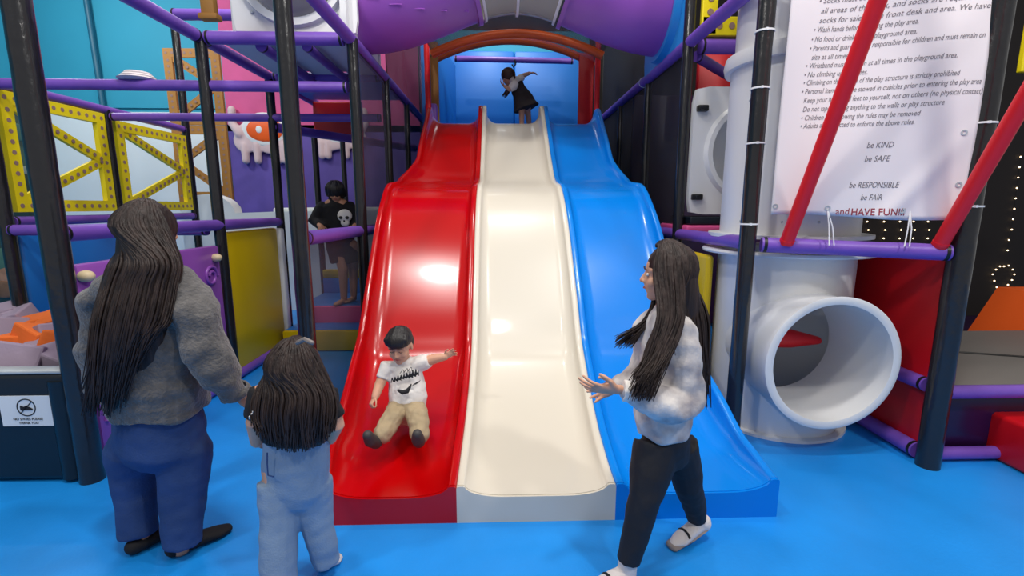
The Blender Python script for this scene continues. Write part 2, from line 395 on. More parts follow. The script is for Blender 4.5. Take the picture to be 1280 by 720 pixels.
# middle ring
rail((-4.14, 4.3, 2.60), (B_ - .05, 4.34, 2.60), .044, 'nearest long purple cross rail over the yellow truss panels')
rail((-4.14, 5.5, 2.55), (B_ - .05, 5.5, 2.55), .042, 'second long purple cross rail in front of the pink wall')
rail((-4.2, 4.3, 2.62), (-4.2, 6.8, 2.62), .042, 'purple top rail along the yellow truss panels')
rail((A, 5.5, 2.45), (B_, 7.4, 2.45), .05, 'dark purple slanting beam in front of the red back panel')
# upper ring
rail((A, 2.74, 2.97), (A, 4.25, 2.97), .050, 'purple rail rising to the top left from the thick corner post')
rail((A + .05, 4.3, 2.97), (B_ - .05, 4.3, 2.97), .052, 'purple cross rail right under the white tunnel box')
rail((B_, 3.06, 2.97), (B_ + .02, 8.0, 2.97), .050, 'long purple top rail running back left of the red slide')
rail((A, 4.36, 2.97), (A, 7.8, 2.97), .048, 'purple deck beam running back beside the pink wall')
rail((-1.98, 4.36, 2.93), (-1.98, 5.5, 2.93), .045, 'middle purple deck beam under the white tunnel box, left of the thinner one')
rail((-1.6, 4.36, 2.93), (-1.6, 5.5, 2.93), .04, 'thinner purple deck beam under the white tunnel box next to the post')
rail((A + .05, 5.5, 2.97), (B_ - .05, 5.5, 2.97), .048, 'purple cross rail at the back of the deck under the white tunnel box')
rail((-4.2, 6.85, 4.06), (A - .3, 6.85, 4.06), .07, 'thick purple beam high over the ochre truss panel')
rail((C_, 3.06, 2.97), (C_ + .04, 8.0, 2.97), .050, 'long purple top rail running back right of the blue slide', ties=(.25, .52))
rail((C_ + .1, 4.3, 2.94), (3.3, 4.3, 2.94), .06, 'purple cross rail under the yellow perforated board')
rail((C_ + .1, 4.36, 2.88), (2.9, 5.6, 2.88), .045, 'dark purple slanting beam behind the white round-holed plate')
# floor and deck rails
rail((A, 2.78, .05), (A, 5.4, .05), .047, 'purple floor rail along the foot of the yellow wall pad')
rail((D_, 2.76, .06), (D_, 4.0, .06), .05, 'purple floor rail along the foot of the red wall pad')
rail((D_, 2.76, .50), (D_, 4.0, .50), .045, 'purple rail crossing the red wall pad at knee height')
rail((D_ + .08, 2.74, .46), (4.6, 2.74, .46), .042, 'purple rail along the front of the grey mat deck')
rail((D_ + .08, 2.74, .05), (4.6, 2.74, .05), .040, 'purple floor rail under the grey mat deck')
rail((4.4, 4.0, 2.55), (5.6, 4.0, 2.55), .06, 'short purple rail at the right edge of the picture')
# red slanting bars
for x, lab in ((1.80, 'red foam covered bar slanting across the rules banner'), (2.56, 'red foam covered bar slanting up right of the rules banner')):
    y0 = 3.0 - (x - 1.68) * .31
    p = V((x, y0 - .03, 1.37)); rail(p, p + V((.0, -.46, 1.02)) * 2.2, .040, lab, 'redpad', cat='bar', group='red slanting bars by the banner', name='foam_bar')

# ------------------------------------------------------------------ wall pads
def pad(name, label, c, s, m, cat='pad', bev=.03, group=None, edge=None):
    b = nb(); add_box(b, c, s, bev=bev, seg=3)
    o = obj(name, b, M[m], loc=(c[0], c[1], c[2] - s[2] / 2)); tag(o, label, cat, group); return o
pad('wall_pad', 'tall yellow vinyl wall pad behind the two girls on the left', (A - .03, 4.86, .72), (.09, 1.02, 1.30), 'yellow')
pad('edge_pad', 'narrow white pad strip at the right end of the yellow wall pad', (A - .02, 5.44, .75), (.12, .1, 1.22), 'tube', bev=.02)
pad('wall_pad', 'yellow vinyl wall pad behind the walking girl', (C_ - .04, 3.95, .64), (.06, .9, 1.2), 'yellow')
pad('wall_pad', 'red vinyl wall pad right of the white tunnel', (D_ + .06, 3.35, .68), (.06, 1.2, 1.24), 'redvinyl')
pad('wall_pad', 'blue side pad below the first yellow truss panel', (-4.2, 4.85, 1.0), (.09, 1.1, .80), 'bluepad')
# purple play panel with moulded scrolls and beige knobs
r = thing('play_panel', 'purple moulded play panel with beige knobs behind the woman', 'play panel', (A, 3.5, .1))
b = nb(); add_box(b, (A, 3.5, .69), (.06, 1.42, 1.16), bev=.025); obj('board', b, M['ptube'], r)
b = nb()
for yy in (2.95, 3.35, 3.75, 4.05):
    add_tube(b, [V((A - .035 + .07, yy + .09 * math.cos(t) * (1 - t / 14), 1.02 + .09 * math.sin(t) * (1 - t / 14))) for t in [k * .4 for k in range(24)]], .013, 8)
    add_tube(b, [V((A + .035, yy - .12 + .03 * math.sin(k), .3 + k * .07)) for k in range(9)], .015, 8)
obj('scroll', b, M['ptube'], r)
for yy, zz in ((2.82, 1.2), (4.12, 1.17)):
    b = nb(); add_ball(b, (A + .05, yy, zz), (.045, .04, .035)); obj('knob', b, M['beige'], r)

# ------------------------------------------------------------------ truss panels
def truss(name, label, o, ex, wd, ht, m, th=.05, br=.11, group='perforated truss panels', flip=False, dots=True, legs=0):
    o, ex = V(o), V(ex).normalized(); ez = V((0, 0, 1)); nn = ex.cross(ez)
    r = thing(name, label, 'panel', o, group); b = nb(); pitch = []
    def bar(p, q, wdt=br, ins=0.0):
        p, q = V(p), V(q); d = (q - p).normalized(); s = V((-d.y, d.x)) * wdt / 2
        add_prism(b, [tuple(p - s), tuple(q - s), tuple(q + s), tuple(p + s)], o + nn * ins, ex, ez, th - 2 * ins); k = int((q - p).length / .085)
        for i in range(k): pitch.append(p + (q - p) * ((i + .5) / k))
    h = br / 2
    bar((0, h), (wd, h)); bar((0, ht - h), (wd, ht - h)); bar((h, br), (h, ht - br)); bar((wd - h, br), (wd - h, ht - br))
    if legs: bar((h, -legs), (h, 0)); bar((wd - h, -legs), (wd - h, 0))
    nd = len(pitch)
    a, c = (br * .7, wd - br * .7) if not flip else (wd - br * .7, br * .7)
    bar((a, ht - br * .8), (c, ht * .52), br * .85, .006); bar((c, ht * .52), (a, br * .8), br * .85, .009)
    nf = len(b.faces)
    if dots:
        for ip, p in enumerate(pitch):
            if ip >= nd and not (br < p[0] < wd - br and br < p[1] < ht - br): continue
            for side in (1, -1):
                q = o + ex * p[0] + ez * p[1] + nn * (th + .002 if side > 0 else -.002)
                add_lathe(b, [(.0001, 0), (.02, 0), (.02, -.004 * side)], q, nn, 10)
    o = obj('frame', b, M[m], r, smooth=False, recalc=False); o.data.materials.append(M['dot'])
    for p in o.data.polygons: p.material_index = 1 if p.index >= nf else 0
    return r
truss('truss_panel', 'yellow perforated truss panel next to the fish mural', (-4.22, 4.34, 1.55), (0, 1, 0), 1.1, 1.02, 'yellowp')
truss('truss_panel', 'second yellow perforated truss panel, just left of the tall black posts', (-4.22, 5.58, 1.55), (0, 1, 0), 1.2, .98, 'yellowp')
truss('truss_panel', 'ochre brown truss panel left of the pink wall', (-5.10, 8.0, 1.70), (1, 0, 0), .84, 1.15, 'brown', br=.13, flip=True, legs=1.7)
truss('truss_panel', 'upper ochre brown truss panel above the other ochre one', (-5.10, 8.0, 2.86), (1, 0, 0), .84, 1.12, 'brown', br=.13, flip=False)
# yellow perforated board, upper right
r = thing('perforated_board', 'yellow perforated frame board over the purple cross rail at upper right', 'panel', (1.75, 4.3, 3.02))
b = nb(); o = V((1.72, 4.28, 3.02))
for (x, z, sx, sz) in ((.06, .6, .13, 1.2), (.55, .07, 1.1, .15), (.55, 1.13, 1.1, .14), (1.04, .6, .13, 1.2)): add_box(b, o + V((x, 0, z)), (sx, .05, sz), bev=.008)
nf = len(b.faces)
for k in range(11):
    for q in ((.06, .07 + .105 * k), (.04 + .105 * k, .07)): add_lathe(b, [(.0001, 0), (.026, 0), (.026, .006)], o + V((q[0], -.032, q[1])), (0, 1, 0), 12)
o = obj('frame', b, M['yellowp'], r, smooth=False, recalc=False); o.data.materials.append(M['dot'])
for p in o.data.polygons: p.material_index = 1 if p.index >= nf else 0
r = thing('perforated_board', 'yellow board edge high at the right border of the picture', 'panel', (4.8, 4.1, 2.7))
b = nb(); add_box(b, (4.85, 4.1, 2.95), (1.0, .05, .5), bev=.01); nf = len(b.faces)
for k in range(9): add_lathe(b, [(.0001, 0), (.026, 0), (.026, .006)], V((4.42 + .1 * k, 4.072, 2.76)), (0, 1, 0), 12)
o = obj('frame', b, M['yellowp'], r, smooth=False, recalc=False); o.data.materials.append(M['dot'])
for p in o.data.polygons: p.material_index = 1 if p.index >= nf else 0

# ------------------------------------------------------------------ netting
def net(label, pts, m, name='safety_net'):
    b = nb(); vs = [b.verts.new(V(p)) for p in pts]; b.faces.new(vs)
    r = thing(name, label, 'net', pts[0], 'black safety nets')
    obj('mesh', b, M[m], r, smooth=False)
    b = nb(); add_tube(b, [V(p) for p in pts] + [V(pts[0])], .006, 6); obj('hem_cord', b, M['bracket'], r)
net('sheer black net under the purple rail left of the red slide', [(B_, 3.06, .02), (B_, 4.25, .02), (B_, 4.25, 1.36), (B_, 3.06, 1.36)], 'netlight')
net('dark net between two posts low behind the red slide', [(B_ + .02, 4.36, .02), (B_ + .02, 5.45, .02), (B_ + .02, 5.45, 1.34), (B_ + .02, 4.36, 1.34)], 'netviolet')
net('black net panel above the person in the skull shirt, left of the red slide', [(B_ + .02, 4.36, 1.42), (B_ + .02, 5.45, 1.42), (B_ + .02, 5.45, 2.92), (B_ + .02, 4.36, 2.92)], 'netviolet')
net('black net panel beside the red slide top', [(B_ + .02, 5.56, .6), (B_ + .02, 7.9, .6), (B_ + .02, 7.9, 2.92), (B_ + .02, 5.56, 2.92)], 'netviolet')
net('black net panel beside the middle of the blue slide', [(C_ + .04, 4.36, .02), (C_ + .04, 5.45, .02), (C_ + .04, 5.45, 2.92), (C_ + .04, 4.36, 2.92)], 'net')
net('black net panel beside the blue slide top', [(C_ + .04, 5.56, .6), (C_ + .04, 7.9, .6), (C_ + .04, 7.9, 2.92), (C_ + .04, 5.56, 2.92)], 'net')
net('dark net wall rising left of the blue padded room', [(B_ + .02, 5.56, 3.0), (B_ + .02, 7.9, 3.0), (B_ + .02, 7.9, 4.2), (B_ + .02, 5.56, 4.2)], 'net')
net('dark net wall rising right of the blue padded room', [(C_ + .04, 5.56, 3.0), (C_ + .04, 7.9, 3.0), (C_ + .04, 7.9, 4.2), (C_ + .04, 5.56, 4.2)], 'net')
# added dark screens that stand in for the unlit interior behind the nets
pad('shade_screen', 'added dark screen for unlit space behind the net right of the blue slide', (3.0, 6.4, 1.5), (2.5, .06, 3.0), 'darkpurple', 'screen', .01)
pad('shade_screen', 'added dark screen for unlit space behind the net left of the red slide top', (-1.2, 8.45, 3.0), (.06, .9, 2.6), 'darkpurple', 'screen', .01)

# ------------------------------------------------------------------ top platform and padded room
pad('platform', 'blue top platform the girl in the dark dress stands on', (.2, 7.26, 2.525), (2.3, 1.84, .14), 'bluepad', 'platform', .02)
r = thing('padded_room', 'blue padded back wall behind the girl in the dark dress', 'padded wall', (.2, 8.2, 2.64))
for x0, x1 in ((-.98, .28), (.285, 1.42)):
    b = nb(); add_box(b, ((x0 + x1) / 2, 8.22, 3.35), (x1 - x0, .12, 1.4), bev=.03); obj('cushion', b, M['bluewall'], r)
b = nb(); add_prism(b, [(-.98, 6.62), (-.86, 6.62), (-.66, 8.15), (-.80, 8.15)], (0, 0, 2.62), (1, 0, 0), (0, 1, 0), 1.2); obj('side_cushion', b, M['bluewall'], r)
b = nb(); add_box(b, (.2, 8.26, 4.2), (2.6, .06, .34)); o = obj('light_header', b, M['teal'], r)
for x, lab in ((-.865, 'thin red upright at the left of the slide top'), (1.27, 'thin red upright at the right of the slide top')):
    post(x, 6.35, 2.4, 3.7, .035, lab, 'redpad', name='red_upright', group='red uprights at the slide top')
pad('edge_pad', 'narrow amber pad strip beside the left red upright', (-.795, 6.52, 3.1), (.10, .05, 1.1), 'brown', bev=.01)
pad('edge_pad', 'narrow crimson pad strip beside the right red upright', (1.22, 6.9, 3.05), (.2, .06, 1.2), 'redvinyl', bev=.01)
pad('edge_pad', 'small purple pad at the left of the red slide lip', (-.84, 6.42, 2.75), (.16, .08, .28), 'purple', bev=.03)
# canopy with orange ribs
r = thing('canopy', 'grey mesh canopy with orange arched ribs over the slide top', 'canopy', (.2, 6.4, 3.5))
def arch(y, x0, x1, z0, zc, k=20): return [V((x0 + (x1 - x0) * i / k, y, z0 + (zc - z0) * (1 - (2 * i / k - 1) ** 2))) for i in range(k + 1)]
b = nb(); lo, hi = arch(7.0, -.95, 1.35, 3.55, 3.85), arch(6.15, -.78, 1.28, 3.42, 3.66)
rows = [[b.verts.new(p.lerp(q, t)) for p, q in zip(lo, hi)] for t in (0, .5, 1)]
for a_, c_ in zip(rows, rows[1:]):
    for j in range(20): b.faces.new((a_[j], a_[j + 1], c_[j + 1], c_[j]))
fr = arch(5.6, -.88, 1.38, 3.62, 4.02)
rows = [[b.verts.new(p.lerp(q, t)) for p, q in zip(hi, fr)] for t in (0, .5, 1)]
for a_, c_ in zip(rows, rows[1:]):
    for j in range(20): b.faces.new((a_[j], a_[j + 1], c_[j + 1], c_[j]))
bmesh.ops.remove_doubles(b, verts=b.verts, dist=.0005)
o = obj('mesh_cover', b, M['netgrey'], r); sm = o.modifiers.new('s', 'SOLIDIFY'); sm.thickness = .01
for a_ in (lo, hi):
    b = nb(); add_tube(b, [p - V((0, .03, .03)) for p in a_], .05, 12); obj('rib', b, M['orangepad'], r)
rail((-.6, 7.3, 3.68), (1.1, 7.3, 3.66), .04, 'dark purple bar hanging across the blue padded room')
r = thing('hook', 'small black hook hanging under the dark purple bar', 'hook', (.26, 7.26, 3.5))
b = nb(); add_tube(b, [V((.26, 7.26, 3.66)), V((.27, 7.26, 3.6)), V((.24, 7.26, 3.56)), V((.22, 7.26, 3.6))], .012, 8); obj('bent_rod', b, M['bracket'], r)

# ------------------------------------------------------------------ overhead crawl tunnel
TY = 4.9; RT = .46
path = [V((-1.30 + 3.0 * t, TY, 3.50 + (.19 * (1 - math.cos(2 * math.pi * t)))) ) for t in [i / 48 for i in range(49)]]
def tube_part(b, pts, r, r2):
    outer = []
    k = len(pts)
    for rr in (r, r2):
        rings = []
        for i in range(k):
            d = (pts[min(i + 1, k - 1)] - pts[max(i - 1, 0)]); d, s, u = basis(d, (0, 1, 0))
            rings.append([b.verts.new(pts[i] + s * rr * math.cos(a) + u * rr * math.sin(a)) for a in [2 * math.pi * j / 48 for j in range(48)]])
        outer.append(rings)
    for rings in outer:
        for p, q in zip(rings, rings[1:]):
            for j in range(48): b.faces.new((p[j], p[(j + 1) % 48], q[(j + 1) % 48], q[j]))
    for e in (0, -1):
        for j in range(48): b.faces.new((outer[0][e][j], outer[0][e][(j + 1) % 48], outer[1][e][(j + 1) % 48], outer[1][e][j]))
def seg(name, label, i0, i1, m, flare=0):
    r = thing(name, label, 'tunnel', path[(i0 + i1) // 2], 'overhead tunnel sections')
    b = nb(); tube_part(b, path[i0:i1 + 1], RT, RT - .012); obj('shell', b, M[m], r)
    return r
s1 = seg('tunnel_section', 'purple tunnel section overhead left of the clear one', 0, 16, 'ptube')
s2 = seg('tunnel_section', 'clear plastic tunnel section overhead above the orange ribs', 17, 32, 'clear')
s3 = seg('tunnel_section', 'purple tunnel section overhead right of the clear one', 33, 48, 'ptube')
for s, idx in ((s1, 16), (s3, 33)):
    d = (path[idx + 1] - path[idx - 1])
    b = nb(); add_lathe(b, [(RT - .01, -.02), (RT + .035, -.02), (RT + .035, .02), (RT - .01, .02)], path[idx], d, 48, True); obj('collar', b, M['ptube'], s)
for idx in (17, 24, 32):
    d = (path[idx + 1] - path[idx - 1])
    b = nb(); add_lathe(b, [(RT - .005, -.012), (RT + .02, -.012), (RT + .02, .012), (RT - .005, .012)], path[idx], d, 48, True); obj('seam_flange', b, M['tube'], s2)
b = nb()
for k in range(5):
    t = path[3 + 3 * k]; add_tube(b, [t + V((.05 * math.sin(j * .9), -RT * math.cos(.35 + .2 * k) - .004, -RT * math.sin(.35 + .2 * k))) + V((.03 * j, 0, .004 * math.sin(j))) for j in range(6)], .006, 6)
obj('moulded_grain', b, M['ptube'], s1)
# blue mounting plate on the right
def ring_plate(b, c, hw, r, axis, th, n=48):
    """square plate with a round hole"""
    d, s, u = basis(V(axis), (0, 0, 1)); c = V(c)
    ri, ro = [], []
    for off in (0, th):
        a_, o_ = [], []
        for j in range(n):
            t = 2 * math.pi * j / n; cs, sn = math.cos(t), math.sin(t); k = min(1 / max(abs(cs), abs(sn)), 1.36)
            a_.append(b.verts.new(c + d * off + s * r * cs + u * r * sn)); o_.append(b.verts.new(c + d * off + s * hw * k * cs + u * hw * k * sn))
        ri.append(a_); ro.append(o_)
    for j in range(n):
        q = (j + 1) % n
        b.faces.new((ri[0][j], ri[0][q], ro[0][q], ro[0][j])); b.faces.new((ri[1][j], ro[1][j], ro[1][q], ri[1][q]))
        b.faces.new((ri[0][j], ri[1][j], ri[1][q], ri[0][q])); b.faces.new((ro[0][j], ro[0][q], ro[1][q], ro[1][j]))
r = thing('tunnel_plate', 'blue plate with raised ring at the right end of the purple tunnel', 'plate', (1.62, TY, 3.0))
b = nb(); ring_plate(b, (1.60, TY, 3.52), .56, RT + .01, (1, 0, 0), .04); obj('plate', b, M['btube'], r)
b = nb(); add_lathe(b, [(RT + .01, -.06), (RT + .06, -.06), (RT + .08, 0), (RT + .01, 0)], (1.6, TY, 3.52), (1, 0, 0), 48, True); obj('raised_ring', b, M['btube'], r)
# white tunnel box on the left with clear bubble window
r = thing('tunnel_box', 'white tunnel box with clear bubble window above the left deck', 'tunnel box', (-1.85, TY, 3.03))
b = nb(); ring_plate(b, (-1.70, 4.42, 3.56), .52, .40, (0, 1, 0), .05); obj('front_plate', b, M['tube'], r)
b = nb()
add_box(b, (-1.73, 5.44, 3.56), (1.0, .05, 1.1), bev=.02); add_box(b, (-2.22, 4.93, 3.56), (.05, 1.0, 1.1), bev=.02); add_box(b, (-1.73, 4.93, 3.04), (1.0, 1.0, .05), bev=.02); add_box(b, (-1.73, 4.93, 4.1), (1.0, 1.0, .05), bev=.02)
obj('box_shell', b, M['tube'], r)
b = nb(); ring_plate(b, (-1.30, TY, 3.52), .56, RT + .005, (1, 0, 0), .05); obj('side_plate', b, M['tube'], r)
b = nb(); add_lathe(b, [(.40, -.05), (.46, -.05), (.47, 0), (.40, 0)], (-1.70, 4.42, 3.56), (0, 1, 0), 48, True); obj('window_ring', b, M['tube'], r)
b = nb(); add_lathe(b, [(.40 * math.cos(R(a)), -.30 * math.sin(R(a))) for a in range(0, 90, 8)] + [(.001, -.3)], (-1.70, 4.40, 3.56), (0, 1, 0), 40); obj('bubble_window', b, M['clear'], r)
b = nb()
for t in range(8): add_ball(b, V((-1.70 + .5 * math.cos(t * .785), 4.41, 3.56 + .5 * math.sin(t * .785))), (.012, .008, .012), u=8, v=6)
obj('bolt', b, M['silver'], r)
# ------------------------------------------------------------------ left deck underside
for i, (x, lab) in enumerate(((-2.2, 'white deck board under the tunnel box nearest the yellow trusses'), (-1.8, 'white deck board under the middle of the tunnel box'), (-1.42, 'white deck board under the tunnel box nearest the slide'))):
    pad('deck_board', lab, (x, 4.95, 2.995), (.3, 1.0, .03), 'whitewall', 'deck board', .008, 'deck boards under the tunnel box')
pad('deck_mat', 'blue deck mat seen from below behind the white deck boards', (-1.84, 6.05, 2.98), (1.16, 1.0, .06), 'bluepad', 'mat', .02)
pad('wall_pad', 'dark red panel high behind the deck left of the slide', (-2.08, 6.62, 2.72), (.64, .05, .45), 'redvinyl', bev=.02)
# ------------------------------------------------------------------ padded steps
r = thing('padded_steps', 'blue, pink and yellow padded steps under the person in the skull shirt', 'steps', (-1.85, 5.2, 0))
def stp(n_, c, s, m): b = nb(); add_box(b, c, s, bev=.015); obj(n_, b, M[m], r)
stp('riser', (-1.85, 5.24, .12), (1.08, .07, .23), 'yellow'); stp('tread', (-1.85, 5.44, .12), (1.08, .32, .235), 'bluepad')
stp('riser', (-1.85, 5.64, .215), (1.08, .07, .43), 'pink'); stp('tread', (-1.85, 6.1, .215), (1.08, .84, .435), 'bluepad')
stp('riser', (-1.85, 6.56, .32), (1.08, .07, .63), 'bluepad'); stp('upper_edge', (-1.85, 6.58, .69), (1.08, .1, .11), 'yellow')
# ------------------------------------------------------------------ white rounded counter at the back left
r = thing('rounded_counter', 'white rounded barrier running behind the purple rail at back left', 'barrier', (-3.0, 7.6, 0))
b = nb(); prof = [(-4.75, 0)] + [(-4.35 - .4 * math.cos(t), 1.5 + .28 * math.sin(t)) for t in [k / 10 * math.pi for k in range(11)]] + [(-3.4, 1.52), (-1.3, 1.54), (-1.3, 0)]
add_prism(b, prof, (0, 7.62, 0), (1, 0, 0), (0, 0, 1), .22); obj('body', b, M['whitewall'], r)
b = nb(); add_tube(b, [V((-3.4, 7.5, 1.53)), V((-1.3, 7.5, 1.55))], .05, 10); obj('top_roll', b, M['whitewall'], r)
# small items high on the left
r = thing('pipe', 'thin teal pipe running down the teal wall', 'pipe', (-7.2, 9.4, 2.6))
b = nb(); add_tube(b, [V((-7.25, 9.4, 5.4)), V((-7.22, 9.4, 4.0)), V((-7.2, 9.4, 2.6))], .045, 10); obj('conduit', b, mat('dark_teal', (30, 96, 120), .5), r)
r = thing('round_cushion', 'pale striped round cushion on the purple rail by the teal wall', 'cushion', (-3.4, 4.36, 2.64))
cp = at(177, 97, 4.4)
b = nb()
for k in range(3): add_lathe(b, [(.001, 0), (.13 - .02 * k, 0), (.15 - .025 * k, .012), (.13 - .02 * k, .024), (.001, .024)], V((cp.x, 4.36, 2.642 + .022 * k)), n=28)
obj('layered_pad', b, M['banner'], r)
r = thing('foam_wedge', 'amber foam piece hanging high beside the white tunnel box', 'foam piece', at(261, 5, 5.2)); q = at(261, 4, 5.2)
b = nb(); add_box(b, q, (.14, .1, .3), bev=.03); add_box(b, q - V((.0, 0, .13)), (.19, .12, .06), bev=.02); obj('block', b, M['brown'], r)

# ------------------------------------------------------------------ white tunnel and plates, right
TX, TYR = 2.12, 3.47
r = thing('tube_tunnel', 'big white upright plastic tunnel with round side opening right of the blue slide', 'tunnel', (TX, TYR, 0))
Rb = .45
# body with an opening where the side port joins
b = nb(); n = 144; H = [i * .02 for i in range(int(1.28 / .02) + 1)]; PZ, PR = .63, .388
def inside_port(a, z): x = Rb * math.cos(a); return (math.sin(a) < 0) and (x + .035) ** 2 + (z - PZ) ** 2 < PR ** 2
grid = [[b.verts.new((TX + Rb * math.cos(2 * math.pi * j / n), TYR + Rb * math.sin(2 * math.pi * j / n), z)) for j in range(n)] for z in H]
for rw in grid:
    for v in rw:
        dx, dz = v.co.x - TX + .035, v.co.z - PZ; d_ = math.hypot(dx, dz)
        if v.co.y < TYR and abs(d_ - PR) < .012 and d_ > 0:
            x = dx / d_ * PR - .035; v.co = V((TX + x, TYR - math.sqrt(max(0, Rb * Rb - x * x)), PZ + dz / d_ * PR))
for i in range(len(H) - 1):
    for j in range(n):
        if not inside_port(2 * math.pi * (j + .5) / n, H[i] + .01): b.faces.new((grid[i][j], grid[i][(j + 1) % n], grid[i + 1][(j + 1) % n], grid[i + 1][j]))
for v in [v for v in b.verts if not v.link_faces]: b.verts.remove(v)
o = obj('body', b, M['tube'], r); sm = o.modifiers.new('s', 'SOLIDIFY'); sm.thickness = .014; sm.offset = -1
b = nb(); py = 2.80
prof = [(.42, .0), (.43, -.012), (.41, -.02), (.38, -.012), (.377, .05), (.37, .56), (.408, .56), (.41, .06), (.42, .03)]
add_lathe(b, prof, (TX - .035, py, .63), (0, 1, 0), 64, True); obj('side_port', b, M['tube'], r)
b = nb(); add_lathe(b, [(.455, 0), (.56, 0), (.565, .012), (.56, .026), (.455, .026)], (TX, TYR, 1.27), n=64, closed=True); obj('top_flange', b, M['tube'], r)
b = nb(); add_lathe(b, [(.44, 0), (.50, 0), (.50, .02), (.44, .02)], (TX, TYR, 0), n=64, closed=True); obj('base_flange', b, M['tube'], r)
b = nb(); bt = [V((TX - .12, 3.42, .63)), V((TX + .08, 3.42, .62)), V((TX + .27, 3.40, .61))]; add_tube(b, bt, [(.07, .075), (.07, .07), (.05, .03)], 16, side=(0, 1, 0), dome=True); o = obj('inner_grip', b, M['redpad'], r); o['label'] = 'red padded grip inside the opening'
r = thing('tube_tunnel', 'white upright plastic tube rising behind the post and the rules banner', 'tunnel', (TX, TYR, 1.38))
b = nb(); add_lathe(b, [(.44, 1.40), (.45, 1.40), (.45, 2.55), (.44, 2.55)], (TX, TYR, 0), n=64, closed=True); obj('lower_shell', b, M['tube'], r)
b = nb(); add_lathe(b, [(.40, 2.62), (.43, 2.62), (.44, 3.9), (.40, 3.9)], (TX, TYR, 0), n=64, closed=True); obj('upper_shell', b, M['tube'], r)
b = nb(); add_lathe(b, [(.43, 2.54), (.49, 2.54), (.50, 2.58), (.49, 2.63), (.43, 2.63)], (TX, TYR, 0), n=64, closed=True); obj('joint_collar', b, M['tube'], r)
b = nb(); add_lathe(b, [(.44, 1.385), (.53, 1.385), (.53, 1.41), (.44, 1.41)], (TX, TYR, 0), n=64, closed=True); obj('foot_flange', b, M['tube'], r)
b = nb()
for a in (200, 235, 262):
    for zz in (1.5, 2.3): add_ball(b, V((TX + .452 * math.cos(R(a)), TYR + .452 * math.sin(R(a)), zz)), .008, u=8, v=6)
obj('rivet', b, M['silver'], r)
# white square plate with the round recess
r = thing('tunnel_plate', 'white square plate with round recess left of the upright tube', 'plate', (2.1, 4.2, 1.52))
px0, pz0 = 2.215, 2.065
b = nb(); ring_plate(b, (px0, 4.22, pz0), .535, .37, (0, 1, 0), .06); obj('plate', b, M['tube'], r)
b = nb(); add_lathe(b, [(.37, -.05), (.41, -.05), (.43, 0), (.37, 0)], (px0, 4.22, pz0), (0, 1, 0), 56, True); obj('raised_ring', b, M['tube'], r)
b = nb(); add_lathe(b, [(.37, 0), (.36, .10), (.26, .15), (.001, .16)], (px0, 4.24, pz0), (0, 1, 0), 56); obj('recess', b, M['tube'], r)
for zz in (1.68, 2.42):
    b = nb(); add_box(b, (1.745, 4.2, zz), (.09, .06, .05), bev=.01); add_box(b, (1.73, 4.17, zz), (.03, .03, .03), bev=.005); obj('bracket', b, M['bracket'], r)
pad('deck_mat', 'pink deck mat behind the purple rail under the white square plate', (2.2, 4.5, 1.40), (1.1, .7, .07), 'pink', 'mat', .02)
pad('deck_edge', 'black deck edge under the white square plate', (2.2, 4.45, 1.475), (1.0, .5, .07), 'black', 'deck edge', .01)
pad('wall_pad', 'dark red panel above the white square plate', (2.8, 5.7, 3.0), (1.05, .06, .6), 'redvinyl', bev=.02)

# ------------------------------------------------------------------ rules banner
r = thing('rules_banner', 'white cloth banner with printed play rules hung between two posts', 'banner', (2.15, 2.9, 1.55))
BL, BR = V((1.70, 2.955, 0)), V((2.63, 2.655, 0)); EX = (BR - BL).normalized(); BN = EX.cross(V((0, 0, 1))); BW = (BR - BL).length
def wave(x, z):
    t = (x - .62) * .8 - (z - 1.55) * .55
    return .012 * math.sin(x * 9 + z * 3) + .010 * math.sin(z * 5 - x * 4) + .02 * math.exp(-(t / .05) ** 2) * max(0, min(1, (2.1 - z) / .5)) * (1 if x > .5 else 0)
def bpt(x, z, off=0.0): return BL + EX * x + V((0, 0, z)) + BN * (wave(x, z) * 1.0 + off)
def btm(x): return 1.55 - .03 * x / BW + .008 * math.sin(x * 7)
b = nb(); add_grid(b, lambda u, v: bpt(u * BW, btm(u * BW) + v * (3.4 - btm(u * BW))), 60, 70)
o = obj('cloth', b, M['banner'], r); sm = o.modifiers.new('s', 'SOLIDIFY'); sm.thickness = .002; sm.offset = -1
def hit(px, py):
    p = on_plane(px, py, BL, BN); return (p - BL).dot(EX), p.z
def line(txt, x0, x1, y, m='ink', shear=.25, bold=0.0, y2=None, hgt=None):
    me = text_mesh(txt, shear, bold); xs = [v.co.x for v in me.vertices]; u0, z0 = hit(x0, y); u1, _ = hit(x1, y if y2 is None else y2)
    s = (u1 - u0) / (max(xs) - min(xs)); sz = hgt / .73 if hgt else s
    for v in me.vertices:
        x = u0 + (v.co.x - min(xs)) * s; z = z0 + v.co.y * sz; v.co = bpt(x, z, .0035)
    me.name = 'lettering'; me.update()
    o = link('lettering', me, M[m], r); return o
